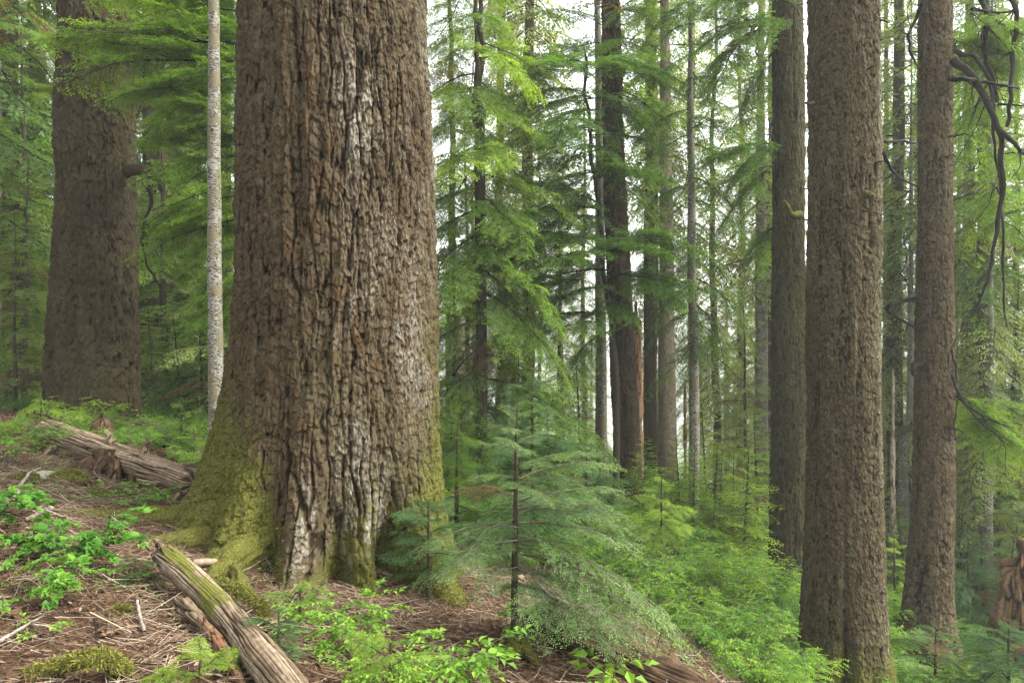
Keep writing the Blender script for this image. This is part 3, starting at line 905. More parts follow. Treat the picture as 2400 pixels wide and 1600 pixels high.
for k, (pts, r0, r1) in enumerate([([(1776, 42), (1752, 50), (1735, 58), (1715, 90), (1690, 110), (1660, 122)], .055, .012), ([(1752, 52), (1740, 90), (1735, 120), (1760, 150)], .04, .012),
                                   ([(1776, 60), (1762, 95), (1752, 130), (1728, 170)], .04, .01), ([(1735, 60), (1700, 62), (1665, 80), (1640, 82)], .03, .008),
                                   ([(1776, 330), (1745, 372), (1720, 392), (1690, 400)], .025, .008)]):
    limb(T11, [P3(x, y, 12.8 - .15 * i) for i, (x, y) in enumerate(pts)], r0, r1, 'bark_mossy' if k < 4 else 'twig_dark', .45, 9, o11, seed=60 + k)
for k, (pts, r0, r1) in enumerate([([(2018, 320), (2040, 326), (2070, 322), (2105, 330)], .03, .012), ([(2018, 335), (2045, 380), (2070, 412), (2108, 432)], .028, .012)]):
    limb(T12, [P3(x, y, 8.9 + .2 * i) for i, (x, y) in enumerate(pts)], r0, r1, 'twig_dark', .2, 8, o12, seed=70 + k)

def dead_twigs(root, org, rows, d, n, y0, y1, seed, L=(.12, .45)):
    rg = np.random.default_rng(seed); P, R = pix_trunk(rows, d)
    for k in range(n):
        y = rg.uniform(y0, y1); z = at(0, y, d)[2]; c = np.array([np.interp(z, P[:, 2], P[:, 0]), d, z]); r = np.interp(z, P[:, 2], R)
        a = rg.uniform(-PI * .95, PI * -.05); u = np.array([math.cos(a), math.sin(a), 0]); l = rg.uniform(*L)
        p0 = c + u * r * .93; p1 = p0 + u * l * .5 + np.array([0, 0, rg.uniform(-.2, .1) * l]); p2 = p1 + u * l * .5 + np.array([rg.normal(0, .1) * l, 0, -rg.uniform(.0, .5) * l])
        limb(root, [p0, p1, p2], .008 + .012 * rg.random(), .003, 'twig_dark', 0, 6, org, 'twig', None, seed + k)


dead_twigs(T12, o12, [(0, 1862, 2014), (800, 1856, 2016), (1400, 1846, 2026)], 8.8, 12, 10, 900, 501, (.05, .2))
dead_twigs(T11, o11, [(0, 1776, 1841), (600, 1776, 1848), (1340, 1768, 1856)], 13, 14, 10, 1000, 502, (.15, .6))
dead_twigs(T13, o13, [(0, 2116, 2181), (700, 2109, 2184), (1400, 2080, 2182)], 11, 12, 10, 1000, 503, (.1, .5))
dead_twigs(T1, o1, [(0, 145, 291), (500, 140, 302), (960, 104, 320)], 11.8, 8, 200, 800, 504, (.05, .25))

# ---- middle distance trunks
T5, o5 = standing('dark_hemlock', 'tall dark trunk in the middle with a red broken snag behind it', [(0, 1379, 1424), (300, 1385, 1432), (600, 1395, 1446), (900, 1403, 1463), (1050, 1411, 1470), (1150, 1416, 1476)],
                  15, 'bark_old', relief_flaky(.06, .17, .026, 71), 160, .016, 22, moss_fn(0, .8, .22, None, 71, .03), [(190, .1, 25, .4), (320, .1, 25, .4)], wob=.02, seed=71)
T6, o6 = standing('spotted_fir', 'pale blotched thin trunk standing against the tall dark middle trunk', [(0, 1366, 1380), (600, 1367, 1390), (1060, 1370, 1398)], 15.6, 'bark_pale', relief_smooth(.006, 72), 44, .03, 20, moss_fn(0, .5, .3), None, wob=.03, seed=72)
T8, o8 = standing('grey_hemlock', 'straight light grey brown trunk right of the tall dark middle trunk', [(0, 1517, 1536), (350, 1515, 1542), (1090, 1512, 1556)], 18, 'bark_light', relief_scaly(.04, .08, .012, 73), 70, .025, 24, moss_fn(0, .5, .2), None, wob=.02, seed=73)
T7, o7 = standing('brown_hemlock', 'plain brown trunk between the red snag and the light grey trunk', [(0, 1482, 1500), (600, 1480, 1503), (1085, 1478, 1508)], 20, 'bark_old', relief_scaly(.04, .08, .012, 74), 60, .03, 24, moss_fn(0, .5, .2), None, wob=.02, seed=74)
T9, o9 = standing('lichen_fir', 'thin mottled trunk with whitish bands rising from the green slope', [(0, 1581, 1590), (300, 1580, 1595), (600, 1581, 1601), (1235, 1584, 1609)], 14, 'bark_pale', relief_smooth(.007, 75), 44, .03, 16, moss_fn(0, .5, .3, None, 75, .08), None, wob=.03, seed=75)
T10, o10 = standing('banded_fir', 'pale mottled trunk just left of the dark mossy trunk', [(0, 1742, 1755), (300, 1738, 1757), (600, 1735, 1760), (1170, 1732, 1764)], 20, 'bark_pale', relief_smooth(.007, 76), 50, .03, 24, moss_fn(0, .5, .3), None, wob=.02, seed=76)
T10b, _ = standing('thin_hemlock', 'thin brown trunk squeezed between two bigger ones at the dark mossy tree', [(0, 1765, 1774), (1165, 1764, 1776)], 24, 'bark_thin', relief_smooth(.006, 77), 24, .05, 24, moss_fn(0, .5, .2), None, wob=.02, seed=77)
T15, o15 = standing('kinked_fir', 'lichen grey trunk with a swollen kink seen between the two right hand trunks', [(700, 2086, 2098), (900, 2084, 2099), (965, 2082, 2099), (985, 2072, 2097), (1005, 2064, 2090), (1040, 2064, 2084), (1380, 2060, 2088)], 17, 'bark_pale', relief_smooth(.012, 78), 50, .025, 20, moss_fn(0, .5, .3, None, 78, .2), None, seed=78)
limb(T15, [P3(2060, 1000, 16.8), P3(2072, 985, 16.7), P3(2092, 982, 16.75), P3(2099, 970, 16.8)], .10, .07, 'bark_mossy', .35, 14, o15, 'burl', seed=10)
T16, o16 = standing('shaded_hemlock', 'dim dark trunk half hidden by foliage right of the reddish trunk', [(600, 2212, 2238), (1050, 2206, 2240), (1430, 2198, 2246)], 19, 'bark_old', relief_scaly(.04, .08, .012, 79), 60, .03, 20, moss_fn(0, .6, .4), None, wob=.02, seed=79)
T17, o17 = standing('leaning_fir', 'slim leaning grey trunk between the reddish trunk and the broken stump', [(700, 2268, 2282), (1050, 2264, 2282), (1300, 2252, 2276), (1440, 2248, 2272)], 15, 'bark_pale', relief_smooth(.007, 80), 40, .03, 15, moss_fn(0, .5, .3, None, 80, .22), None, wob=.03, seed=80)
T17b, _ = standing('dark_hemlock', 'narrow dark trunk rising behind the broken stump', [(700, 2330, 2342), (1260, 2328, 2344)], 17, 'bark_old', relief_smooth(.008, 81), 30, .04, 20, moss_fn(0, .6, .3), None, wob=.03, seed=81)
FAR_BARE = []
for i, (nm, lb, rows, d, mt) in enumerate([
        ('far_hemlock', 'faint brown trunk nearest the left dark trunk in the shady wood', [(500, 343, 366), (960, 340, 370)], 26, 'bark_scaly'),
        ('pale_fir', 'thin whitish trunk deep in the shady wood beside a wide brown one', [(500, 386, 394), (960, 384, 396)], 24, 'bark_pale'),
        ('far_hemlock', 'wide brown trunk deep in the shady wood left of the whitish stem', [(500, 399, 420), (960, 395, 426)], 27, 'bark_old'),
        ('pale_fir', 'whitish trunk cut by the left edge of the picture', [(500, -8, 3), (1010, -9, 6)], 15, 'bark_pale'),
        ('far_hemlock', 'dim trunk in the trees left of the broad dark brown trunk', [(500, 98, 108), (960, 96, 110)], 22, 'bark_old'),
        ('far_hemlock', 'slim brown trunk in haze behind the young fir top', [(600, 1236, 1242), (1100, 1234, 1245)], 24, 'bark_thin'),
        ('far_hemlock', 'narrow trunk in shade between the grey snag and the kinked trunk', [(700, 2030, 2038), (1380, 2028, 2040)], 24, 'bark_old')]):
    tr_, og_ = standing(nm, lb, rows, d, mt, relief_smooth(.01, 90 + i), 30, .05, 20, moss_fn(0, .6, .25), None, wob=.03, seed=90 + i)
    FAR_BARE.append((tr_, og_, rows, d))

# forked thin hemlock: two tops from one stem
Tf, of = standing('forked_hemlock', 'slender dark tree with a double top just right of the giant', [(290, 1089, 1113), (340, 1090, 1113), (500, 1092, 1115), (900, 1094, 1120), (1140, 1096, 1122)], 13, 'bark_thin', relief_scaly(.03, .06, .008, 82), 60, .02, 4.35, moss_fn(0, .5, .2), None, wob=.02, seed=82, ztop=4.3)
limb(Tf, [P3(1100, 320, 13), P3(1098, 240, 13), P3(1094, 120, 13), P3(1092, 0, 13), P3(1090, -300, 13)], .080, .03, 'bark_thin', 0, 12, of, 'stem', seed=11)
limb(Tf, [P3(1103, 320, 13), P3(1105, 240, 13), P3(1107, 120, 13), P3(1103, 0, 13), P3(1100, -300, 13)], .085, .03, 'bark_thin', 0, 12, of, 'stem', seed=12)

# dead snags
def snag(name, label, rows, d, mat, n=40, seed=0, cat='snag', depth=.02, rough=.3, bury=.5, cw=.05):
    t = thing(name, label, cat)
    P, R = pix_trunk(rows, d)
    x, y = P[0, 0], P[0, 1]; zg = g1(x, y); o = np.array([x, y, zg])
    path, rad = trunk_path(P, R, min(zg - bury, P[0, 2]), P[-1, 2], P[-1, 2] + 1, .03, seed=seed)
    rel = relief_grain(cw, .6, depth, seed)
    def fl(th, s, p):                                  # splintered top: the shell breaks off at uneven heights
        top = p[-1, 2]; cut = top - rough * (0.5 + .5 * fbm(np.cos(th) * 2, np.sin(th) * 2, 0, 3, seed)) - rough * .35 * rnd(np.floor(th * 3), np.zeros_like(th), None, seed)
        z = np.broadcast_to(p[:, 2][:, None], th.shape)
        return -np.broadcast_to(rad[:, None], th.shape) * .85 * smooth(cut - .03, cut + .05, z)
    me = tube(path - o, rad, np.linspace(0, 2 * PI, n, endpoint=False), rel, fl, name, [M[mat]], moss_fn(0, .4, .3, None, seed), cap=True)
    t.location = tuple(o)
    link('trunk', me, t)
    return t, o


snag('dead_snag', 'bare pale dead trunk with peeling wood between the giant and the forked tree', [(560, 1042, 1052), (700, 1040, 1060), (850, 1036, 1072), (960, 1034, 1074), (1100, 1032, 1076)], 17, 'snag_pale', 60, 1, rough=.9)
snag('dead_snag', 'red splintered snag tight behind the tall dark middle trunk', [(690, 1457, 1466), (720, 1448, 1472), (900, 1446, 1476), (1150, 1440, 1478)], 15.7, 'snag_red', 60, 2, rough=.8)
snag('dead_snag', 'thin grey barkless pole between the stout scaly tree and the reddish trunk', [(845, 2049, 2053), (1000, 2047, 2055), (1375, 2044, 2058)], 16, 'snag_pale', 24, 3, rough=.3)
snag('dead_snag', 'thin reddish pole next to the thin banded trunk on the slope', [(870, 1571, 1576), (1120, 1570, 1578)], 18, 'snag_red', 20, 4, rough=.3)
snag('dead_snag', 'short red snag deep in the shady wood left of the white stem', [(868, 445, 452), (960, 442, 455)], 20, 'snag_red', 20, 5, rough=.2)
snag('broken_stump', 'tall rotten reddish stump at the right edge with splintered top', [(1238, 2316, 2372), (1300, 2310, 2385), (1400, 2302, 2395), (1450, 2290, 2405)], 12, 'snag_red', 180, 6, 'stump', .09, .9, .5, .085)
snag('mossy_stump', 'small mossy stump behind the upper fallen log below the broad dark trunk', [(945, 218, 250), (985, 214, 256), (1030, 205, 268)], 9.4, 'log_dark', 50, 7, 'stump', .03, .15)

# ================================================================== fallen logs and ground pieces
def fallen(name, label, pts, radii, mat, n, step, seed, moss=.0, cw=.045, ch=.5, depth=.014, stubs=(), ragged=.18, cat='log', mossf=None):
    t = thing(name, label, cat)
    pts = np.array(pts, float); L = np.linalg.norm(np.diff(pts, axis=0), axis=1).sum(); m = max(20, int(L / step))
    s0 = np.concatenate([[0], np.cumsum(np.linalg.norm(np.diff(pts, axis=0), axis=1))]); ss = np.linspace(0, s0[-1], m)
    p = np.stack([np.interp(ss, s0, pts[:, i]) for i in range(3)], 1); r = np.interp(ss, s0, radii)
    o = p[0].copy(); o[2] = g1(o[0], o[1])
    def fl(th, s, pp):                                 # broken ends
        e0 = ragged * (.5 + .5 * fbm(np.cos(th) * 3, np.sin(th) * 3, 1, 3, seed)); e1 = ragged * (.5 + .5 * fbm(np.cos(th) * 3, np.sin(th) * 3, 7, 3, seed + 1))
        rr = np.broadcast_to(r[:, None], th.shape)
        return -rr * .7 * (1 - smooth(e0 * .6, e0, s)) - rr * .7 * smooth(s0[-1] - e1, s0[-1] - e1 * .6, s)
    def ms(C):
        b = mossf(C + o) if mossf else 0
        return {'moss': moss + b * (1 + .9 * fbm(C[:, 0] * 6, C[:, 1] * 6, C[:, 2] * 6, 3, seed + 2)) + .1 * fbm(C[:, 0] * 3, C[:, 1] * 3, C[:, 2] * 3, 3, seed), 'lichen': np.zeros(len(C))}
    me = tube(p - o, r, np.linspace(0, 2 * PI, n, endpoint=False), relief_grain(cw, ch, depth, seed), fl, name, [M[mat]], ms, cap=True)
    t.location = tuple(o); link('trunk', me, t)
    for k, (q, r0, r1) in enumerate(stubs):
        limb(t, q, r0, r1, mat, 0, 14, o, 'stub', relief_grain(.02, .15, r0 * .2, seed + k), seed + k)
    return t, o


def hit(px, py, lift=0.0, d0=2.2, d1=16.0):
    """where the sight line of a pixel meets the ground (raised by lift)"""
    ds = np.linspace(d0, d1, 2400); X = (px * K - 1200) / F * ds; Z = (800 - py * K) / F * ds
    below = Z < gz(X, ds) + lift
    i = int(np.argmax(below)) if below.any() else len(ds) - 1
    return np.array([X[i], ds[i], Z[i]])


A0, A1 = P3(96, 985, 8.6), P3(455, 1112, 7.3)
LA = lambda f, dz=0, dy=0: A0 + (A1 - A0) * f + np.array([0, dy, dz])
fallen('fallen_log', 'weathered barkless log propped across a rotten stump at the left, upper of the two', [A0, LA(.3, .01), LA(.6, -.02), A1], [.135, .145, .145, .135], 'log_grey', 150, .012, 3, 0.0, .034, 1.3, .016,
       [([LA(.16, -.1, -.12), LA(.13, -.18, -.22), LA(.11, -.27, -.28)], .045, .03), ([LA(.70, .1, -.02), LA(.70, .22, -.02), LA(.73, .31, -.02)], .05, .022), ([LA(.83, -.08, -.12), LA(.78, -.10, -.2), LA(.72, -.09, -.25)], .035, .018),
        ([LA(.90, .1), LA(.93, .17), LA(.97, .2)], .04, .02), ([LA(.49, .12), LA(.47, .2), LA(.44, .24)], .05, .02), ([LA(.93, -.12, -.1), LA(.9, -.22, -.15), LA(.87, -.3, -.15), LA(.88, -.4, -.14)], .04, .025)], mossf=lambda C: .62 * smooth(.0, .12, C[:, 2] - (-1.15)) * np.exp(-((C[:, 0] + 4.9) / .5) ** 2))
# rotten stump and roots carrying that log
def rotten_stump():
    c = P3(270, 1060, 7.95); x, y = c[0], c[1]; zg = g1(x, y)
    t = thing('rotten_stump', 'dark decayed stump with hollow roots under the upper fallen log', 'stump', (x, y, zg))
    zs = np.arange(-.3, .36, .02); P = np.stack([.02 * zs, 0 * zs, zs], 1); r = .30 - .32 * zs
    me = tube(P, r, np.linspace(0, 2 * PI, 110, endpoint=False), relief_grain(.10, .3, .07, 12), None, 'stump', [M['log_dark']], moss_fn(0, .3, .25, None, 12, .05), cap=True)
    link('trunk', me, t)
    for k, (a, L, r0) in enumerate([(200, .75, .07), (225, .6, .09), (250, .7, .06), (272, .6, .08), (295, .75, .07), (320, .8, .08), (345, .9, .06), (170, .8, .07)]):
        ca, sa = math.cos(math.radians(a)), math.sin(math.radians(a))
        q = [np.array([ca * .22, sa * .22, .22]), np.array([ca * .42, sa * .42, .12])]
        for f in (.65, 1.0):
            qx, qy = ca * L * f, sa * L * f
            q.append(np.array([qx, qy, g1(x + qx, y + qy) - zg + .05 * (1 - f) - .05 * f]))
        limb(t, q, r0, r0 * .45, 'log_dark', .32 if k in (0, 3, 5) else .12, 24, None, 'root', relief_grain(.03, .2, .024, 30 + k), 30 + k)


rotten_stump()
B0, B1, B2 = hit(362, 1262, .20), hit(500, 1390, .13), hit(730, 1668, .07)
t_, oB = fallen('fallen_log', 'split barkless log with moss patches lying diagonally in front of the giant', [B0, B0 * .5 + B1 * .5 + np.array([0, 0, .015]), B1, B1 * .5 + B2 * .5 + np.array([0, 0, .01]), B2], [.074, .080, .082, .080, .078], 'log_grey', 150, .008, 17, 0.0, .020, 1.1, .010,
       [([B0 + [.02, -.02, -.07], B0 + [.18, -.12, -.17], B0 + [.34, -.22, -.30]], .030, .012)] + [([B0 + (B1 - B0) * .06 + np.array([u, v, w]), B0 - (B1 - B0) * q + np.array([u * 1.1, v, w * 1.2])], .026, .006) for u, v, w, q in ((.03, -.03, .04, .06), (-.04, -.02, .01, .10), (0, -.04, -.03, .07), (-.02, .02, .05, .03), (.05, 0, .0, .04))], .30,
       mossf=lambda C: .72 * np.exp(-(np.linalg.norm(C - (B1 + np.array([.03, -.06, .08])), axis=1) / .21) ** 2) + .60 * smooth(.0, .09, C[:, 2] - np.interp(C[:, 0], [B0[0], B1[0], B2[0]], [B0[2], B1[2], B2[2]])) * smooth(B1[0] + .1, B0[0], C[:, 0]) * .9)
c0, c1, c2 = hit(405, 1375, .10), hit(470, 1432, .08), hit(530, 1535, .04)
fallen('wood_shard', 'long splintered shard of reddish wood lying along the diagonal log', [c0, c1, c2], [.045, .04, .02], 'log_grey', 40, .012, 23, 0, .02, .25, .010, (), .3, 'wood shard')
d0, d1, d2 = hit(440, 1395, .05), hit(500, 1470, .05), hit(560, 1575, .03)
fallen('wood_shard', 'thin orange brown splinter wedged beneath the diagonal log', [d0, d1, d2], [.02, .03, .012], 'snag_red', 30, .012, 24, 0, .02, .25, .007, (), .2, 'wood shard')
def gpt(px, py, d, dz):
    return hit(px, py, dz, max(2.3, d - 1.6), d + 2.0)
e0, e1, e2 = P3(1200, 1428, 5.0), P3(1370, 1494, 5.1), P3(1650, 1625, 5.2)
fallen('rotting_log', 'dark brown rotting log half buried behind the young fir in front', [e0, e1, e2], [.17, .18, .18], 'log_dark', 160, .012, 33, .0, .028, .9, .020, (), .2, mossf=lambda C: .12 * smooth(-.1, .2, C[:, 2] + 2.4))
f0, f1 = P3(1640, 1562, 6.9), P3(1790, 1600, 6.6)
fallen('rotting_log', 'pale broken log end poking from the green at the bottom right', [f0, f1], [.06, .08], 'log_grey', 50, .015, 34, .1, .03, .3, .01, (), .2)
fallen('rotting_log', 'grey log butt lying at the left edge under the lobed bush', [P3(-40, 1262, 4.9), P3(28, 1262, 4.85)], [.06, .055], 'log_grey', 40, .015, 35, 0, .03, .3, .01, (), .15)


def mossy_arch(label, pts, r0, r1, seed, name='mossy_root', lichen=False):
    t = thing(name, label, 'root'); pts = np.array(pts); o = pts[0].copy()
    ob = limb(t, pts, r0, r1, 'moss', 0, 22, o, 'wood', relief_smooth(r0 * .3, seed), seed)
    me = ob.data; rng = np.random.default_rng(seed)
    co = np.empty(len(me.vertices) * 3, np.float32); me.vertices.foreach_get('co', co); co = co.reshape(-1, 3).astype(float)
    no = np.empty(len(me.vertices) * 3, np.float32); me.vertices.foreach_get('normal', no); no = no.reshape(-1, 3).astype(float)
    i = rng.integers(0, len(co), 6500); b = co[i] + rng.normal(0, r0 * .2, (len(i), 3))
    k = no[i][:, 2] > -.45; b, n_ = b[k], no[i][k]
    d = norm(n_ * .6 + rng.normal(0, .4, b.shape) + np.array([0, 0, -.25]))
    Q = Quads(); Q.add(diamonds(b, d, norm(rng.normal(0, 1, b.shape)), rng.uniform(.012, .028, len(b)), np.full(len(b), .005)), rng.random(len(b)))
    tag(link('moss', Q.mesh('moss', [M['moss_blade']]), t), kind='stuff')
    t.location = tuple(o)


mossy_arch('bright mossy root arching out of the litter at the bottom left', [gpt(60, 1555, 3.25, .0), gpt(130, 1532, 3.3, .05), gpt(190, 1515, 3.3, .13), gpt(240, 1512, 3.28, .14), gpt(275, 1535, 3.22, .08), gpt(292, 1560, 3.18, -.04)], .03, .035, 41)
mossy_arch('thin mossy root hooking out beside the diagonal log', [P3(492, 1335, 4.6), P3(540, 1350, 4.5), P3(580, 1378, 4.45), P3(606, 1402, 4.4), P3(612, 1440, 4.4)], .035, .025, 42)


def stone(name, label, px, py, d, size, mat, seed, cat='stone', flat=.6, fuzz=False):
    p = gpt(px, py, d, 0); t = None
    n, m = 26, 40
    ph = np.linspace(.05, PI - .05, n)[:, None]; th = np.linspace(0, 2 * PI, m, endpoint=False)[None]
    X = np.sin(ph) * np.cos(th); Y = np.sin(ph) * np.sin(th); Z = np.cos(ph) + 0 * th
    r = 1 + .28 * fbm(X * 1.5, Y * 1.5, Z * 1.5, 3, seed) + .06 * fbm(X * 7, Y * 7, Z * 7, 3, seed + 1)
    co = np.stack([X * r * size, Y * r * size, Z * r * size * flat], -1).reshape(-1, 3)
    i = np.arange(n * m).reshape(n, m); nx = np.roll(i, -1, 1)
    f = np.stack([i[1:], nx[1:], nx[:-1], i[:-1]], -1).reshape(-1, 4)
    me = raw_mesh(name, co, f, {}, [M[mat]], None, True)
    o = link(name, me, None, tuple(p + np.array([0, 0, size * flat * .25])))
    tag(o, label, cat)
    if fuzz:
        rng = np.random.default_rng(seed); k = rng.integers(0, len(co), 5000); b = co[k]; nn = norm(b)
        kk = b[:, 2] > -.3 * size * flat; b, nn = b[kk], nn[kk]
        b = b + rng.normal(0, size * .05, b.shape)
        Q = Quads(); Q.add(diamonds(b, norm(nn * .7 + rng.normal(0, .4, b.shape)), norm(rng.normal(0, 1, b.shape)), rng.uniform(.015, .032, len(b)), np.full(len(b), .007)), rng.random(len(b)))
        tag(link('moss', Q.mesh('moss', [M['moss_blade']]), o), kind='stuff')
    return o


stone('mossy_stone', 'small round mossy clump at the left edge of the litter', 57, 1105, 6.6, .10, 'moss', 51, fuzz=True)
stone('mossy_stone', 'largest green mossy mound below the upper fallen log', 155, 1106, 6.6, .17, 'moss', 52, fuzz=True, flat=.5)
stone('mossy_stone', 'long low moss cushion in front of the rotten stump', 205, 1140, 6.3, .15, 'moss', 54, fuzz=True, flat=.35)
stone('flat_rock', 'pale yellowish lichen covered rock beside the mossy mound', 110, 1100, 6.8, .16, 'rock', 53, flat=.45)
stone('mossy_stone', 'tiny moss tuft in the twigs between the lobed bushes and the diagonal log', 275, 1408, 3.9, .05, 'moss', 55, fuzz=True, flat=.5)
stone('mossy_stone', 'dark mossy lump beside the thin hooked mossy root', 597, 1446, 4.2, .05, 'moss', 56, fuzz=True, flat=.8)


def stick(label, pts, r0, r1, mat='twig_pale', seed=0, twigs=()):
    t = thing('dead_stick', label, 'stick'); o = np.array(pts[0], float); t.location = tuple(o)
    limb(t, pts, r0, r1, mat, 0, 7, o, 'stem', None, seed)
    for k, q in enumerate(twigs): limb(t, q, r1, r1 * .4, mat, 0, 5, o, 'twig', None, seed + 9 + k)


stick('white broken stick in the middle of the twig litter', [gpt(313, 1378, 3.9, .05), gpt(322, 1410, 3.85, .05), gpt(332, 1452, 3.8, .03)], .008, .010, 'twig_pale', 1)
stick('stubby brown forked branch poking out behind the diagonal log', [gpt(440, 1292, 4.9, .06), gpt(475, 1290, 4.95, .08), gpt(510, 1290, 5.0, .08)], .022, .03, 'log_grey', 2)
stick('long grey dead stick running across the lower left corner', [gpt(-5, 1475, 3.4, .04), gpt(60, 1435, 3.6, .08), gpt(102, 1412, 3.75, .13)], .010, .006, 'twig_pale', 3, [[gpt(70, 1432, 3.6, .08), gpt(105, 1436, 3.55, .09), gpt(132, 1446, 3.5, .06)]])
stick('pale crooked branch standing at the left edge near the mossy clump', [gpt(30, 1160, 5.9, .02), gpt(42, 1120, 6.1, .05), gpt(66, 1085, 6.3, .18), gpt(92, 1074, 6.4, .2)], .02, .010, 'twig_pale', 4, [[gpt(28, 1150, 5.9, .02), gpt(36, 1120, 6, .1), gpt(48, 1108, 6.1, .14)]])
stick('whitish bleached root stick below the mossy mound', [gpt(55, 1195, 5.5, .04), gpt(95, 1175, 5.6, .06), gpt(122, 1166, 5.7, .1)], .014, .022, 'twig_pale', 5)
stick('dark bowed twig curving over the litter left of the diagonal log', [gpt(217, 1420, 3.7, .05), gpt(222, 1475, 3.55, .07), gpt(262, 1515, 3.4, .08), gpt(320, 1525, 3.35, .06), gpt(360, 1530, 3.3, .03)], .006, .004, 'twig_dark', 6)
stick('upright whitish dead stem behind the young fir in front', [hit(1352, 1500), P3(1352, 1450, hit(1352, 1500)[1]), P3(1354, 1422, hit(1352, 1500)[1])], .012, .012, 'twig_pale', 7)
stick('thin dead upright stem right beside the young fir base', [hit(1248, 1480), P3(1250, 1440, hit(1248, 1480)[1]), P3(1244, 1405, hit(1248, 1480)[1])], .008, .006, 'twig_pale', 8)

# ================================================================== foliage of the near and middle trees
def add_crown(root, org, qtm, fol, name='crown', wood='twig_dark'):
    q, t, m = qtm
    return link(name, qmesh(name, (q - np.asarray(org, np.float32), t, m), [M[fol], M[wood]]), root)


def on_trunk(rows, d):
    P, R = pix_trunk(rows, d)
    return lambda z: np.array([np.interp(z, P[:, 2], P[:, 0]), d, z])


rng = np.random.default_rng(77)
# forked hemlock: long drooping sparse boughs
sp = cone_spec(rng, -2.0, 7.6, 6.0, 1.6, .9, .25, -.40, -.15, .35)
add_crown(Tf, of, crown(LIB1, sp, lambda z: np.array([np.interp(z, [-2, 8], [-.55, -.72]), 13, z]), rng), 'fol_hemlock')

# leaning hemlock whose sprays cross the middle trunk
TL = thing('leaning_hemlock', 'thin dark stemmed hemlock bent to the left across the tall dark middle trunk', 'tree')
pl = [P3(1412, 1120, 14), P3(1406, 800, 14), P3(1400, 650, 14), P3(1393, 560, 14), P3(1378, 440, 14), P3(1362, 300, 14), P3(1352, 205, 14), P3(1345, 150, 14), P3(1338, 110, 14)]
oL = np.array([pl[0][0], pl[0][1], g1(pl[0][0], pl[0][1])]); TL.location = tuple(oL)
limb(TL, [np.array([pl[0][0], 14, oL[2] - .3])] + pl, .075, .025, 'bark_thin', .1, 14, oL, 'trunk', seed=90)
parts = []
for ya, xa, tx, ty, dz in [(145, 1344, 1160, 205, -.9), (150, 1344, 1225, 130, .5), (140, 1343, 1420, 90, -.7), (150, 1346, 1560, 190, -1.0), (215, 1353, 1120, 250, -.6), (222, 1354, 1190, 300, -1.1), (225, 1354, 1500, 300, -.9), (300, 1363, 1235, 345, -1.2), (300, 1362, 1150, 350, -.2),
                           (310, 1364, 1530, 350, -.6), (400, 1375, 1250, 440, -1.0), (405, 1374, 1545, 425, -1.3), (410, 1376, 1460, 400, -1.5), (470, 1381, 1130, 430, .4), (478, 1382, 1055, 585, -1.2), (485, 1383, 1180, 520, -1.6), (500, 1385, 1300, 545, -1.3),
                           (555, 1393, 995, 665, -1.0), (560, 1393, 1080, 610, -1.7), (560, 1393, 1625, 590, -1.2), (566, 1394, 1560, 600, -1.7), (575, 1395, 1480, 580, -1.6), (590, 1396, 1200, 640, -1.8), (620, 1399, 1100, 720, -.9), (630, 1399, 1640, 690, -.8), (640, 1400, 1590, 690, -1.4),
                           (660, 1401, 1230, 740, -1.3), (690, 1402, 1470, 760, -1.3), (700, 1402, 1330, 790, -1.5), (720, 1403, 1120, 800, -.5), (180, 1349, 1290, 150, -1.6), (260, 1358, 1290, 300, -1.6), (345, 1368, 1420, 380, -1.5), (130, 1341, 1290, 95, -.4), (180, 1349, 1480, 130, -1.4), (760, 1404, 1300, 850, -1.0), (330, 1366, 1190, 420, .8), (600, 1397, 1270, 690, .8)]:
    A = P3(xa, ya, 14); B = P3(tx, ty, 14 + dz)
    parts.append(bough_to(LIB1, rng, A, B)); 
    for _ in range(1):                                  # a smaller companion spray
        f = rng.uniform(.15, .5); A2 = A + (B - A) * f; B2 = A2 + (B - A) * rng.uniform(.35, .55) + rng.normal(0, .28, 3) + np.array([0, 0, -.1])
        parts.append(bough_to(LIB1, rng, A2, B2))
q, t, m = join(parts); add_crown(TL, oL, (q, np.clip(t + .05, 0, 1), m), 'fol_hemlock')

# dark middle trunk: a few boughs high up on both sides
parts = []
for (xa, ya, tx, ty, dz) in [(1424, 150, 1570, 200, -.5), (1428, 245, 1590, 290, .4), (1420, 60, 1610, 40, -.8), (1400, 30, 1480, 70, -1.5), (1385, 60, 1230, 30, -.5), (1424, 20, 1560, -20, .6), (1430, 220, 1545, 330, -1.2), (1384, 100, 1250, 150, .5), (1400, 90, 1460, 190, -1.6), (1380, -60, 1220, -30, -.6),
                           (1410, -80, 1600, -60, -.9), (1400, -120, 1450, -60, -1.7), (1446, 640, 1610, 740, 1.0)]:
    parts.append(bough_to(LIB1, rng, P3(xa, ya, 15), P3(tx, ty, 15 + dz)))
add_crown(T5, o5, join(parts), 'fol_hemlock')
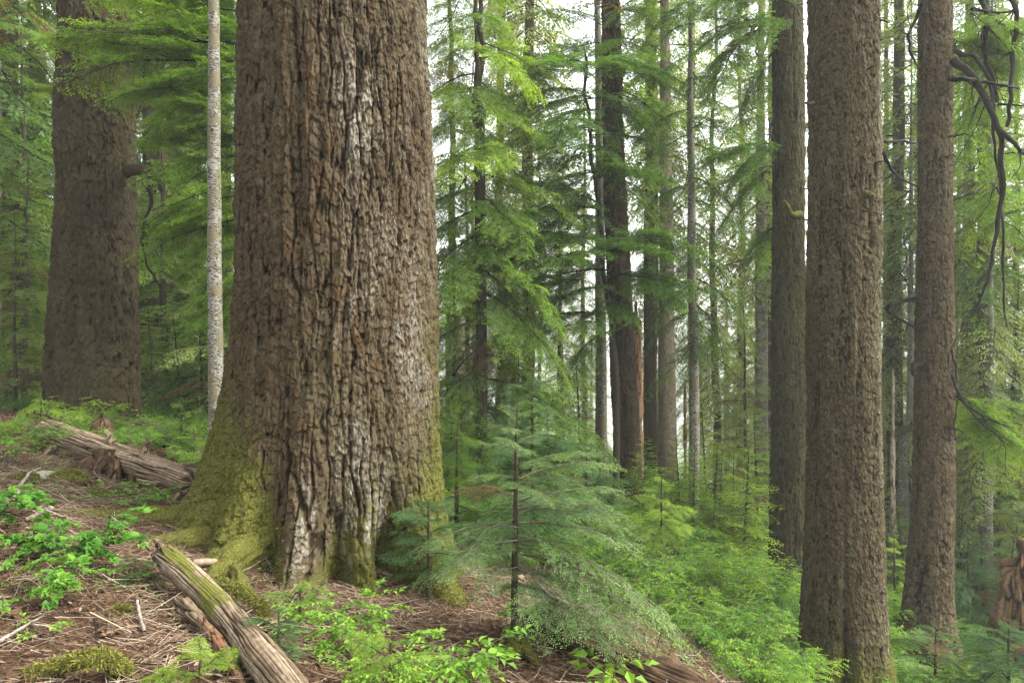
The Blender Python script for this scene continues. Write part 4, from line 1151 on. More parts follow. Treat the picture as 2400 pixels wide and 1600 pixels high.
# thin banded fir: short tiered boughs
sp = cone_spec(rng, -.3, 8.5, 5.0, 1.25, .55, .3, -.28, -.05, .3)
add_crown(T9, o9, crown(LIB1D, sp, on_trunk([(0, 1581, 1590), (600, 1581, 1601), (1235, 1584, 1609)], 14), rng), 'fol_dark')
sp = cone_spec(rng, 1.2, 13, 5.0, 2.0, .9, .3, -.3, -.1, .3)
add_crown(T10, o10, crown(LIB2D, sp, on_trunk([(0, 1742, 1755), (600, 1735, 1760), (1170, 1732, 1764)], 20), rng), 'fol_far_hazed')
for tr, og, rows, d, z0, z1, L, fo in ((T8, o8, [(0, 1517, 1536), (350, 1515, 1542), (1090, 1512, 1556)], 18, 3.0, 13, 2.0, 'fol_far_hazed'), (T7, o7, [(0, 1482, 1500), (1085, 1478, 1508)], 20, 4.0, 14, 1.9, 'fol_far_hazed'), (T6, o6, [(0, 1366, 1380), (600, 1367, 1390), (1060, 1370, 1398)], 15.6, 2.4, 11, 1.7, 'fol_hemlock'),
                              (T16, o16, [(600, 2212, 2238), (1430, 2198, 2246)], 19, 1.0, 12, 2.4, 'fol_hemlock'), (T17, o17, [(700, 2268, 2282), (1440, 2248, 2272)], 15, 1.2, 9, 1.7, 'fol_hemlock'), (T15, o15, [(700, 2086, 2098), (1380, 2060, 2088)], 17, 1.2, 11, 1.8, 'fol_far_hazed')):
    add_crown(tr, og, crown(LIB2D, cone_spec(rng, z0, z1, 4.0, L, .8, .3, -.35, -.1, .3), on_trunk(rows, d), rng), fo)
for i, (tr_, og_, rows, d) in enumerate(FAR_BARE):
    add_crown(tr_, og_, crown(LIB2D, cone_spec(rng, 2.0, 20, 3.6, 2.4, .5, .5, -.4, -.1, .3), on_trunk(rows, d), rng), 'fol_far_hazed' if i not in (3, 4, 6) else 'fol_hemlock')
# mossy tree: foliage hanging left of it high up
parts = []
for (xa, ya, tx, ty, dz) in [(1776, 45, 1590, 140, -.6), (1760, 60, 1640, 230, -.9), (1776, 120, 1680, 300, .6), (1776, 330, 1600, 420, .3), (1770, 0, 1560, 40, .4), (1776, 330, 1690, 430, -.5), (1776, -40, 1650, 30, -1.0), (1776, 380, 1640, 520, .6), (1776, 520, 1700, 640, .9)]:
    for _ in range(2):
        A, B = P3(xa, ya, 13), P3(tx + rng.normal(0, 18), ty + rng.normal(0, 25), 13 + dz + rng.normal(0, .3)); parts.append(bough_to(LIB1, rng, A, B))
add_crown(T11, o11, join(parts), 'fol_hemlock')
# reddish tree: hanging foliage both sides
parts = []
for (xa, ya, tx, ty, dz) in [(2290, 200, 2200, 420, 1.2), (2300, 330, 2370, 470, .3), (2276, 60, 2390, 120, .6), (2260, 60, 2220, 260, 1.4), (2330, 100, 2400, 260, .2), (2245, 960, 2340, 1080, -.2), (2300, 1000, 2380, 1090, -.4), (2215, 925, 2300, 1010, .6), (2190, 900, 2260, 1060, .8), (2300, 500, 2400, 620, 1.0), (2240, 40, 2330, 80, -.5), (2290, 430, 2230, 560, 1.3), (2230, 30, 2290, 200, .5), (2262, 60, 2350, 320, .9), (2330, 20, 2330, 200, .8), (2184, 60, 2250, 330, 1.6), (2240, 960, 2290, 1120, .3)]:
    for _ in range(2):
        A, B = P3(xa, ya, 10.9), P3(tx + rng.normal(0, 22), ty + rng.normal(0, 25), 10.9 + dz + rng.normal(0, .3)); parts.append(bough_to(LIB1D, rng, A, B))
add_crown(T13, o13, join(parts), 'fol_hemlock')

# hemlock hidden behind the giant, whose boughs hang over the left giant
TH = thing('hemlock', 'leafy hemlock behind the giant whose sprays hang across the broad dark left trunk', 'tree')
ph = P3(640, 1050, 10.5); oH = np.array([ph[0], ph[1], g1(ph[0], ph[1])]); TH.location = tuple(oH)
me, ax = simple_trunk(14, .16, M['bark_thin'], relief_scaly(.04, .08, .008, 95), 36, .05, 95, .1)
link('trunk', me, TH)
parts = []
for (ya, tx, ty, dz) in [(130, 150, 130, .1), (60, 270, 20, -.2), (100, 330, 95, .3), (170, 160, 205, .3), (190, 240, 240, -.1), (220, 330, 200, -.4), (150, 420, 190, -.6), (-20, 200, -20, .4), (-60, 330, 40, 0), (320, 330, 330, .6), (360, 320, 430, .9), (420, 340, 520, .4), (250, 390, 300, -.3), (480, 380, 560, .7),
                         (60, 430, 60, .6), (560, 420, 640, .8), (500, 330, 610, 1.1), (620, 430, 720, .7), (-100, 450, -20, .5), (300, 440, 370, .9), (700, 400, 760, 1.2)]:
    A = P3(640, ya, 10.5); B = P3(tx, ty, 10.25 + dz * .6)
    parts.append(bough_to(LIB1, rng, A, B))
    for _ in range(2):
        f = rng.uniform(.25, .65); A2 = A + (B - A) * f; B2 = A2 + (B - A) * rng.uniform(.25, .45) + rng.normal(0, .3, 3) + np.array([0, .1, -.12]); parts.append(bough_to(LIB1, rng, A2, B2))
q, t, m = join(parts); add_crown(TH, oH, (q, np.clip(t + .1, 0, 1), m), 'fol_hemlock')

# ================================================================== young conifers near the camera
def sapling(name, label, px, py_base, d, top_py, spread, fol, seed, bl=LIB0, per_m=26, r0=.03, lean=0, z_first=.12, p_low=-.30, p_high=.55, wood='twig_dark', bark='bark_thin', shape=.7, cat='young conifer', group=None, open_front=False):
    rg = np.random.default_rng(seed)
    b = hit(px, py_base, 0, d - 1.3, d + 1.6); d = b[1]; zg = b[2]; H = at(px, top_py, d)[2] - zg
    t = thing(name, label, cat, (b[0], b[1], zg), group)
    me, ax = simple_trunk(H, r0, M[bark], relief_smooth(r0 * .12, seed), 22, .02, seed, .05, .5, -.15, lean=lean)
    link('trunk', me, t)
    sp = cone_spec(rg, H * z_first, H * .97, per_m, spread, .10, shape, p_low, p_high, .25)
    if open_front: sp = [q for q in sp if math.sin(q[1]) > -.35 or q[0] > .60 * H or rg.random() < .12]
    for k in range(4): sp.append((H * (.86 + .035 * k), 1.57 * k + .4, .12 * spread + .03, .75))
    qtm = crown(bl, sp, ax, rg)
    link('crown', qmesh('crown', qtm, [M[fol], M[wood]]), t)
    return t, H


sap, Hs = sapling('young_fir', 'foremost young fir with bluish green tiers and a mossy foot, right of the giant', 1190, 1505, 4.55, 925, .95, 'fol_fir', 201, LIB0L, per_m=19, r0=.025, z_first=.26, p_low=-.36, p_high=.5, wood='twig', open_front=True)
# its low boughs sweep down the slope to the right
rg = np.random.default_rng(5); parts = []; so = np.array(sap.location)
for (xa, ya, tx, ty, dz) in [(1192, 1230, 1500, 1400, -.2), (1192, 1270, 1560, 1455, .2), (1192, 1300, 1470, 1480, -.5), (1192, 1340, 1420, 1530, .2), (1192, 1200, 1480, 1290, .5), (1192, 1255, 1440, 1345, .3), (1192, 1210, 940, 1270, .0), (1192, 1310, 1580, 1530, .5), (1192, 1180, 1450, 1200, .2), (1192, 1360, 1510, 1500, -.1), (1192, 1240, 1000, 1330, -.4), (1192, 1100, 1420, 1080, .4), (1192, 1150, 1440, 1130, .1), (1192, 1300, 1080, 1380, -.3)]:
    A, B = P3(xa, ya, 4.55), P3(tx, ty, 4.55 + dz); parts.append(bough_to(LIB0L, rg, A, B))
add_crown(sap, so, join(parts), 'fol_fir', 'low_boughs', 'twig')
# mossy foot of that sapling
for k, (a, L) in enumerate([(200, .22), (330, .26), (260, .2), (20, .2)]):
    ca, sa = math.cos(math.radians(a)), math.sin(math.radians(a))
    limb(sap, [np.array([ca * .01, sa * .01, .13]), np.array([ca * .05, sa * .05, .06]), np.array([ca * L * .6, sa * L * .6, .01 + g1(so[0] + ca * L * .6, so[1] + sa * L * .6) - so[2]]), np.array([ca * L, sa * L, g1(so[0] + ca * L, so[1] + sa * L) - so[2] - .05])], .045, .02, 'moss', 0, 16, None, 'root', None, 210 + k)
sapling('young_fir', 'second young fir standing close behind the foremost one, reaching right', 1228, 1250, 6.3, 845, 1.02, 'fol_fir', 202, LIB0, 24, .03, z_first=.1, p_low=-.2, p_high=.5)
sapling('young_fir', 'young fir filling the gap between the foremost fir and the tall dark trunk', 1345, 1200, 7.6, 1035, .8, 'fol_fir', 203, LIB0, 20, .03, z_first=.1, p_low=-.2, p_high=.45)
sapling('young_fir', 'knee high seedling fir in front of the right foot of the giant', 975, 1385, 5.0, 1145, .40, 'fol_fir', 204, LIB0, 30, .016, z_first=.25, p_low=-.05, p_high=.5, shape=.45)
sapling('young_fir', 'young fir rising behind the seedling at the right side of the giant', 1055, 1230, 8.5, 965, .95, 'fol_hemlock', 205, LIB1, 16, .03, z_first=.08, p_low=-.15, p_high=.4)
sapling('young_hemlock', 'yellow green young hemlock beside the base of the forked tree', 1062, 1120, 11.0, 925, .8, 'fol_bright', 206, LIB1, 14, .025, z_first=.1)
sapling('young_hemlock', 'bright green little hemlock on the slope right of the tall dark trunk', 1525, 1290, 10.5, 1085, .62, 'fol_bright', 207, LIB1, 16, .022, z_first=.28, p_low=-.1)
sapling('young_hemlock', 'bright green slim hemlock right of the thin banded trunk', 1687, 1240, 13, 1040, .66, 'fol_bright', 208, LIB1, 12, .025, z_first=.12)
sapling('young_fir', 'low bluish fir spreading across the bottom right corner', 2312, 1620, 6.8, 1425, 1.05, 'fol_fir', 209, LIB0, 26, .022, z_first=.08, p_low=-.1, p_high=.25, shape=.4)
sapling('young_fir', 'bluish young fir at the foot of the reddish trunk', 2150, 1610, 8.6, 1435, .75, 'fol_fir', 210, LIB1, 20, .02, z_first=.06, p_low=-.1, p_high=.3, shape=.5)
sapling('young_hemlock', 'pale green young hemlock between the stout scaly tree and the reddish trunk', 2052, 1420, 12.5, 1225, .85, 'fol_bright', 211, LIB1, 13, .025, z_first=.05)
sapling('young_fir', 'dull green young fir below the slim leaning grey trunk', 2225, 1470, 12, 1230, .95, 'fol_fir', 212, LIB1, 14, .03, z_first=.05)
sapling('young_fir', 'dark young fir with a thin stem in the shrubs left of the white stem', 414, 1030, 10.6, 915, .75, 'fol_dark', 213, LIB1, 16, .022, z_first=.05, p_low=-.1)
sapling('young_hemlock', 'yellow green seedling right beside the foot of the white stem', 440, 1075, 8.8, 985, .42, 'fol_bright', 214, LIB1, 24, .015, z_first=.1)
sapling('young_hemlock', 'small bright hemlock spray behind the raised end of the upper log', 86, 1000, 9.8, 918, .6, 'fol_bright', 215, LIB1, 18, .018, z_first=.35, p_low=-.05, p_high=.2, shape=.3)
sapling('fir_seedling', 'tiny bright fir seedling at the bottom edge under the diagonal log', 455, 1585, 2.95, 1512, .17, 'fol_bright', 216, LIB0, 60, .006, z_first=.1, p_low=0, p_high=.5, shape=.4, cat='seedling')
sapling('fir_seedling', 'tiny bright fir seedling at the bottom edge left of the split log', 370, 1598, 2.9, 1545, .12, 'fol_bright', 217, LIB0, 60, .006, z_first=.1, p_low=0, p_high=.5, shape=.4, cat='seedling')
sapling('fir_seedling', 'small dark fir seedling in the twig litter beside the diagonal log end', 303, 1345, 4.2, 1285, .12, 'fol_dark', 218, LIB0, 70, .006, z_first=.1, p_low=.0, p_high=.4, shape=.4, cat='seedling')
sapling('fir_seedling', 'small bluish fir seedling between the diagonal log and the leafy bush', 640, 1520, 3.7, 1405, .20, 'fol_fir', 219, LIB0, 45, .007, z_first=.1, p_low=-.1, p_high=.4, shape=.5, cat='seedling')
sapling('fir_seedling', 'yellow green fir seedling just below the front roots of the giant', 690, 1445, 4.5, 1355, .22, 'fol_bright', 220, LIB0, 36, .008, z_first=.2, p_low=0, p_high=.4, shape=.5, cat='seedling')
sapling('fir_seedling', 'bright fir seedling among leaves at the bottom edge below the leafy bush', 900, 1595, 3.75, 1470, .22, 'fol_bright', 221, LIB0, 36, .008, z_first=.2, p_low=0, p_high=.4, shape=.5, cat='seedling')


# ================================================================== broad leaved shrubs
def leaf_quads(B, D, N, size, kind):
    """kind 'oval': two folded quads each; 'lobed': five folded lobes"""
    S = norm(np.cross(D, N)); N2 = np.cross(S, D); sz = np.asarray(size).reshape(-1, 1)
    out = []
    def blade(d, l, w, base):
        s = norm(np.cross(d, N2)); m = base + d * l * .5 - N2 * l * .03; tip = base + d * l - N2 * l * .10
        up = N2 * (w * .30)
        out.append(np.stack([base, base + d * l * .38 + s * w * .5 + up, tip, m], 1)); out.append(np.stack([base, m, tip, base + d * l * .38 - s * w * .5 + up], 1))
    if kind == 'oval':
        blade(D, sz, sz * .56, B)
    else:
        for a, f in ((0, 1), (.62, .92), (-.62, .92), (1.35, .66), (-1.35, .66)):
            blade(norm(D * math.cos(a) + S * math.sin(a)), sz * .68 * f, sz * .40, B)
    return np.concatenate(out)


def shrub_mesh(seed, height, spread, n_stem, leaf, kind, mats, n_spray=5, per=9, flat=.75, arch=.5, dens=1.0):
    rg = np.random.default_rng(seed); Q = Quads()
    for i in range(n_stem):
        yaw = 2 * PI * i / n_stem + rg.normal(0, .4); rr = spread * rg.uniform(.45, 1.0); hh = height * rg.uniform(.55, 1.0)
        d = np.array([math.cos(yaw), math.sin(yaw), 0])
        tt = np.linspace(0, 1, 7)[:, None]
        P = d * rr * tt ** (1 + arch * .6) + np.array([0, 0, 1]) * hh * (1 - (1 - tt) ** 1.8) + rg.normal(0, .012 * height, (7, 3)) * tt
        Q.add(poly_prisms(P, np.linspace(.006, .002, 7) * max(.6, height), 4), .5, 1)
        for k in range(n_spray):
            f = rg.uniform(.35, 1.0) if k else 1.0
            A = np.array([np.interp(f, tt[:, 0], P[:, j]) for j in range(3)])
            y2 = yaw + rg.normal(0, .9); L = (leaf * per * .42) * rg.uniform(.6, 1.15)
            dd = norm(np.array([[math.cos(y2), math.sin(y2), rg.normal(.08, .2)]]))[0]
            ts = np.linspace(0.08, 1, per)
            pts = A + dd * (L * ts)[:, None] - np.array([0, 0, 1]) * (L * .25 * ts ** 2)[:, None]
            Q.add(prisms(np.array([A]), pts[-1:], .0022 * max(.6, height), .001), .5, 1)
            sd = np.where(np.arange(per) % 2 == 0, 1., -1.)
            lat = np.array([-dd[1], dd[0], 0])
            a = rg.uniform(.6, 1.1, per); a[-1] = 0
            ld = norm(dd * np.cos(a)[:, None] + lat * (sd * np.sin(a))[:, None] + np.array([0, 0, 1]) * rg.normal(-.12, .2, (per, 1)))
            nn = norm(np.array([[0, 0, 1.]]) * flat + rg.normal(0, .3, (per, 3)))
            nn = norm(nn - ld * (nn * ld).sum(1, keepdims=True))
            sz = leaf * rg.uniform(.65, 1.2, per) * (1 - .25 * (ts < .3))
            lq = leaf_quads(pts, ld, nn, sz, kind)
            rep = len(lq) // per
            Q.add(lq, np.tile(np.clip(rg.normal(.5, .32, per), 0, 1), rep))
    return Q.mesh('foliage', mats)


def bush(name, label, px, py, d, mesh, rz=0, scale=1, group=None, dz=-.02, cat='shrub'):
    p = gpt(px, py, d, dz)
    t = thing(name, label, cat, p, group); t.rotation_euler = (0, 0, rz); t.scale = (scale,) * 3
    link('foliage', mesh, t)
    return t


lobed = [M['leaf'], M['twig']]
bush('maple_shrub', 'lush lobed leaf shrub, larger of the two near the left edge', 175, 1310, 4.55, shrub_mesh(301, .34, .34, 7, .105, 'lobed', lobed, 5, 6))
bush('maple_shrub', 'lower lobed leaf shrub cut by the left edge', 20, 1415, 3.75, shrub_mesh(302, .26, .33, 6, .085, 'lobed', lobed, 5, 6))
bush('maple_shrub', 'small pale leaved sprig in the twigs at the lower left', 92, 1470, 3.45, shrub_mesh(303, .09, .12, 4, .038, 'oval', [M['leaf_yellow'], M['twig']], 3, 5))
bush('maple_shrub', 'lobed leaf shrub reaching in at the left edge below the mossy clump', -20, 1215, 5.4, shrub_mesh(304, .32, .36, 6, .10, 'lobed', lobed, 5, 6))
lm1 = shrub_mesh(305, .42, .36, 12, .050, 'oval', [M['leaf_yellow'], M['twig']], 7, 9)
bush('leafy_shrub', 'light green oval leaved bush in front of the giant at the bottom', 800, 1520, 4.15, lm1, 0, .85)
bush('leafy_shrub', 'light green oval leaved bush at the very bottom left of the young fir', 1065, 1590, 3.85, shrub_mesh(306, .30, .26, 9, .055, 'oval', [M['leaf'], M['twig']], 6, 8), 1.0)
bush('leafy_shrub', 'second oval leaved bush at the bottom edge under the larger light one', 880, 1610, 3.7, lm1, 2.1, .55)
bush('leafy_shrub', 'few dark green leaves wrapped round the base of the foremost young fir', 1165, 1470, 4.35, shrub_mesh(307, .26, .10, 3, .060, 'oval', lobed, 4, 7))
bush('leafy_shrub', 'small sprig with pale leaves right of the foremost fir foot', 1250, 1500, 4.5, shrub_mesh(308, .16, .08, 3, .06, 'oval', [M['leaf_yellow'], M['twig']], 2, 3))
bush('leafy_shrub', 'upright strap leaved plant at the bottom right of the young fir', 1405, 1590, 4.4, shrub_mesh(309, .22, .14, 5, .11, 'oval', [M['leaf_yellow'], M['twig']], 2, 4))
flat_m = shrub_mesh(310, .20, .34, 8, .055, 'oval', lobed, 5, 9, 1.2)
bush('leafy_shrub', 'flat green plant between the upper log and the giant root', 300, 1165, 6.7, flat_m)
bush('leafy_shrub', 'green sprays spilling in from the left edge beside the upper log', 20, 1075, 7.6, shrub_mesh(311, .5, .55, 10, .06, 'oval', lobed, 6, 9, 1.0))

# huckleberry of the two thickets: small leaves, many copies
hb = [shrub_mesh(320 + i, .75, .62, 16, .038, 'oval', [M['leaf' if i % 2 else 'leaf_yellow'], M['twig']], 10, 13, .9) for i in range(4)]
rg = np.random.default_rng(31)
def thicket(label, group, boxes, n, scale=(.7, 1.2), dz=-.05):
    k = 0; protos = []
    for i in range(n):
        x0, y0, x1, y1 = boxes[i % len(boxes)]
        x, y = rg.uniform(x0, x1), rg.uniform(y0, y1)
        z = g1(x, y) + dz; j = i % len(hb); s = rg.uniform(*scale)
        if len(protos) <= j:
            t = thing('huckleberry_shrub', label, 'shrub', (x, y, z), group); t.rotation_euler = (0, 0, rg.uniform(0, 6.28)); t.scale = (s,) * 3
            link('foliage', hb[j], t); protos.append(t)
        else: dup(protos[j], (x, y, z), rg.uniform(0, 6.28), s, label, group)


thicket('small leaved bright green bush on the slope left of the dark mossy trunk', 'huckleberry bushes on the right slope', [(2.0, 8.6, 4.0, 10.4), (2.4, 9.8, 5.0, 12.6), (1.6, 7.4, 3.4, 9.0), (3.2, 11.5, 5.6, 15), (1.7, 5.9, 3.3, 8.0)], 84, (.36, .92))
thicket('small leaved green bush between the upper log and the broad left trunk', 'huckleberry bushes behind the upper log', [(-8.5, 8.6, -5.6, 10.8), (-6.2, 8.6, -3.8, 10.2), (-6.2, 9.8, -4.2, 13.5), (-10, 10, -8, 14)], 52, (.28, .66))
thicket('small leaved green bush low down behind the stout scaly tree and the reddish trunk', 'huckleberry bushes behind the right hand trunks', [(4.6, 9.6, 7.2, 12.5), (6, 11.5, 10, 15.5), (5.0, 7.5, 6.4, 9.0), (4.3, 7.0, 6.4, 8.4)], 44, (.6, 1.05))
thicket('small leaved green bush low down behind the young firs right of the giant', 'huckleberry bushes behind the young firs', [(-1.2, 8.5, 2.2, 12.5), (-.6, 7.5, 1.8, 10)], 26, (.5, .9))

# ================================================================== the forest behind
def proto(name, H, r0, z0, Lmax, per_m, bl, fol, bark, seed, Lmin=.3, shape=.8, p_low=-.3, p_high=.3, gaps=.0, n=18, bend=.15):
    t = bpy.data.objects.new(name, None); 
    me, ax = simple_trunk(H, r0, M[bark], relief_smooth(r0 * .06, seed), n, .25, seed, bend, .4, -1.2)
    rg = np.random.default_rng(seed)
    sp = cone_spec(rg, z0, H * .99, per_m, Lmax, Lmin, shape, p_low, p_high, .28, gaps)
    cm = qmesh('crown', crown(bl, sp, ax, rg), [M[fol], M['twig_dark']])
    return (name, me, cm, H)


PR = {
    'tall': proto('hemlock', 26, .24, 3.2, 3.4, 4.8, LIB2, 'fol_far_hazed', 'bark_thin', 401, .4, .7, -.32, .2),
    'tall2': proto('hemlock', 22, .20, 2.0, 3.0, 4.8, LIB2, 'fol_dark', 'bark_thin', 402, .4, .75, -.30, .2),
    'droop': proto('drooping_fir', 27, .19, 3.0, 2.5, 7, LIB2D, 'fol_far_hazed', 'bark_scaly', 403, .4, .5, -.5, -.1),
    'droop2': proto('drooping_fir', 20, .15, 1.5, 2.2, 7, LIB2D, 'fol_far_hazed', 'bark_scaly', 404, .4, .6, -.5, -.05),
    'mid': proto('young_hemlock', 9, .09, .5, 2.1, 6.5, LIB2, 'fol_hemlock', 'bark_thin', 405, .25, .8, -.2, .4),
    'mid2': proto('young_hemlock', 6, .06, .3, 1.7, 9, LIB2, 'fol_far_hazed', 'bark_thin', 406, .2, .8, -.15, .4),
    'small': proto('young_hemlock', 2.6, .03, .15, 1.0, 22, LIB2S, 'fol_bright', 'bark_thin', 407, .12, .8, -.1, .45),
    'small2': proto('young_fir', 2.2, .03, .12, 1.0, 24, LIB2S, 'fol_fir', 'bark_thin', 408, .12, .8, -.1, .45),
}
rb = np.random.default_rng(55)


def grow(kind, x, y, label, group, s=1.0, cat='tree', lift=0):
    name, tm, cm, H = PR[kind]
    z = g1(x, y) + lift
    t = thing(name, label, cat, (x, y, z), group); t.rotation_euler = (0, 0, rb.uniform(0, 6.28)); t.scale = (s, s, s * rb.uniform(.93, 1.08))
    link('trunk', tm, t); link('crown', cm, t)
    return t


def px2x(px, d): return (px * K - 1200) / F * d


def stand(label, group, items):
    for kind, px, d, s in items:
        grow(kind, px2x(px, d) , d, label, group, s)


stand('dense dark hemlock in the wood at the far left beyond the broad dark trunk', 'hemlocks at the far left',
      [('tall2', -60, 13, .9), ('tall', 30, 16, 1), ('tall2', 75, 19, 1), ('mid', 60, 14.5, .9), ('tall', -140, 18, 1), ('mid', -30, 17, 1), ('tall', 90, 25, 1.1), ('mid2', 70, 13, .8), ('mid', 110, 21, 1.1), ('tall2', 20, 28, 1.2), ('mid2', 30, 12, .6)])
stand('bright backlit hemlock between the broad dark left trunk and the giant', 'hemlocks between the left trunks',
      [('tall', 350, 17, 1), ('tall2', 430, 20, 1), ('mid', 380, 15.5, 1.0), ('tall', 520, 19, 1), ('mid', 460, 17.5, 1.1), ('tall', 300, 23, 1.1), ('tall2', 400, 27, 1.2), ('mid2', 345, 17, 1), ('mid', 530, 15, 1), ('mid2', 420, 20, .8), ('mid2', 370, 22, .9), ('tall2', 250, 20, 1), ('mid2', 505, 13, .8), ('small2', 455, 13.5, 1), ('small', 350, 14.5, .9), ('small2', 395, 14, 1)])
stand('hazy distant conifer between the giant and the tall dark middle trunk', 'distant conifers in the middle',
      [('droop', 1035, 26, .92), ('droop2', 1180, 26, .72), ('mid', 1075, 19, 1.0), ('mid2', 1160, 18, 1.1), ('droop2', 1290, 30, .8), ('mid2', 1050, 16, .9), ('droop', 1340, 34, .8), ('mid2', 1290, 18.5, 1.0), ('small', 1190, 15, 1.1), ('small', 1330, 17, 1), ('small2', 1250, 14, 1), ('small2', 1110, 14.5, 1), ('droop2', 1090, 36, 1), ('droop', 1212, 19, 1), ('droop', 1150, 24, 1.05)])
stand('hazy distant conifer between the tall dark middle trunk and the dark mossy trunk', 'distant conifers right of the middle',
      [('droop', 1500, 25, 1), ('droop2', 1640, 24, 1.0), ('droop', 1700, 30, 1), ('droop', 1590, 34, 1.1), ('mid2', 1705, 18, 1), ('droop2', 1755, 26, 1), ('small', 1620, 16, 1), ('small', 1740, 15.5, 1.1), ('small2', 1660, 15, .9), ('small', 1560, 14, .7), ('tall', 1800, 31, 1), ('small', 1592, 12.3, .75), ('small', 1712, 12.6, .85), ('small', 1478, 12.2, .65), ('small', 1640, 13.5, .8)])
stand('leafy conifer seen between the stout scaly tree and the reddish trunk', 'conifers between the right trunks',
      [('tall', 2060, 19, 1), ('droop2', 2040, 23, 1.1), ('mid', 2085, 21, 1), ('mid2', 2040, 18, 1), ('tall2', 2110, 27, 1.2), ('small2', 2060, 15, 1), ('small', 2035, 16.5, 1)])
stand('leafy dark conifer in the wood to the right of the reddish trunk', 'conifers at the far right',
      [('tall', 2260, 18, .9), ('mid', 2330, 15.5, 1), ('tall2', 2420, 16, 1), ('mid', 2230, 20, 1.1), ('mid2', 2290, 17, 1), ('droop2', 2370, 22, 1.1), ('tall', 2480, 20, 1), ('mid2', 2360, 13.5, .9), ('tall2', 2300, 27, 1.2), ('small2', 2250, 14, 1), ('small2', 2330, 13, 1), ('mid', 2450, 14, .9), ('droop', 2200, 30, 1), ('droop2', 2260, 15.5, .9)])


def far_forest():
    Qs, Ts, Ms = [], [], []
    rg = np.random.default_rng(66)
    for i in range(62):
        a = rg.uniform(-.80, .80); d = rg.uniform(38, 85)
        x, y = d * a, d; z = g1(x, y)
        if -.12 < a < .22 and d < 60: continue
        H = rg.uniform(13, 24) * (.75 if -.15 < a < .3 else 1)
        sp = cone_spec(rg, H * .08, H, 3.6, 3.4, .5, .7, -.4, .1, .3)
        q, t, m = crown(LIB3, sp, lambda zz: np.array([x, y, z + zz]), rg)
        Qs.append(q); Ts.append(t); Ms.append(m)
        tq = poly_prisms(np.array([[x, y, z - 1], [x, y, z + H * .5], [x, y, z + H]]), [.28, .18, .02], 6)
        Qs.append(tq.astype(np.float32)); Ts.append(np.full(len(tq), .5)); Ms.append(np.ones(len(tq), np.int32))
    me = qmesh('far_forest', (np.concatenate(Qs), np.concatenate(Ts), np.concatenate(Ms)), [M['fol_far_hazed'], M['twig']])
    tag(link('far_forest', me), 'distant conifer wood fading into pale haze on the hillside', 'forest', kind='stuff')


far_forest()


# ================================================================== litter
def litter():
    rg = np.random.default_rng(88)
    Q = Quads()
    def scatter(n, xr, yr, lmin, lmax, w, lift, tint, thick=False):
        x = rg.uniform(*xr, n); y = rg.uniform(*yr, n)
        keep = (np.abs(x) < y * .80 + .5)
        x, y = x[keep], y[keep]; n = len(x)
        e = .04; z = gz(x, y); zx = (gz(x + e, y) - z) / e; zy = (gz(x, y + e) - z) / e
        nrm = norm(np.stack([-zx, -zy, np.ones(n)], -1))
        a = rg.uniform(0, 2 * PI, n); d = np.stack([np.cos(a), np.sin(a), zx * np.cos(a) + zy * np.sin(a)], -1)
        d = norm(d + nrm * rg.normal(0, .22, (n, 1)))
        L = rg.uniform(lmin, lmax, n)
        B = np.stack([x, y, z], -1) + nrm * rg.uniform(0.004, lift, (n, 1)) - d * (L * .5)[:, None]
        tt = np.clip(rg.normal(*tint, n) + .22 * fbm(x * 2.5, y * 2.5, 0, 3, 90), 0, 1)
        if thick:
            q = prisms(B, B + d * L[:, None], w * .5, w * .3)
            Q.add(q, np.tile(tt, 3))
        else:
            Q.add(diamonds(B, d, norm(nrm + rg.normal(0, .5, (n, 3))), L, np.full(n, w) * rg.uniform(.6, 1.4, n)), tt)
    scatter(70000, (-5, 3), (2.6, 7.4), .02, .06, .006, .030, (.45, .28))
    scatter(24000, (-5, 3), (2.6, 7.4), .03, .07, .015, .03, (.38, .26))
    scatter(700, (-5, 3), (2.6, 7.4), .06, .14, .045, .04, (.42, .18))
    scatter(30000, (-5.5, 3), (2.6, 8.5), .06, .26, .0030, .06, (.66, .26), True)
    scatter(1500, (-5.5, 3), (2.6, 8.5), .20, .55, .0052, .07, (.72, .26), True)
    scatter(26000, (-9, 4), (7, 12), .04, .10, .014, .03, (.45, .24))
    tag(link('needle_litter', Q.mesh('needle_litter', [M['litter']])), 'brown needles, bark flakes and thin dead twigs covering the forest floor', 'litter', kind='stuff')


litter()


def low_greens():
    rg = np.random.default_rng(89); Q = Quads(); n = 60000
    x = rg.uniform(-6, 3, n); y = rg.uniform(2.7, 9.5, n)
    k = (fbm(x * 1.4, y * 1.4, 0, 3, 91) + .25 * fbm(x * 6, y * 6, 0, 2, 93) > .27) & (np.abs(x) < y * .8 + .4); x, y = x[k], y[k]; n = len(x)
    B = np.stack([x, y, gz(x, y) + rg.uniform(.0, .06, n)], -1); a = rg.uniform(0, 6.28, n)
    D = norm(np.stack([np.cos(a), np.sin(a), rg.normal(.1, .3, n)], -1)); N = norm(np.array([[0, 0, 1.]]) + rg.normal(0, .4, (n, 3)))
    Q.add(diamonds(B, D, N, rg.uniform(.012, .034, n), rg.uniform(.008, .018, n)), np.clip(rg.normal(.4, .3, n), 0, 1))
    tag(link('ground_cover', Q.mesh('ground_cover', [M['leaf']])), 'tiny green leaves sprouting in patches through the needle litter', 'ground cover', kind='stuff')


low_greens()


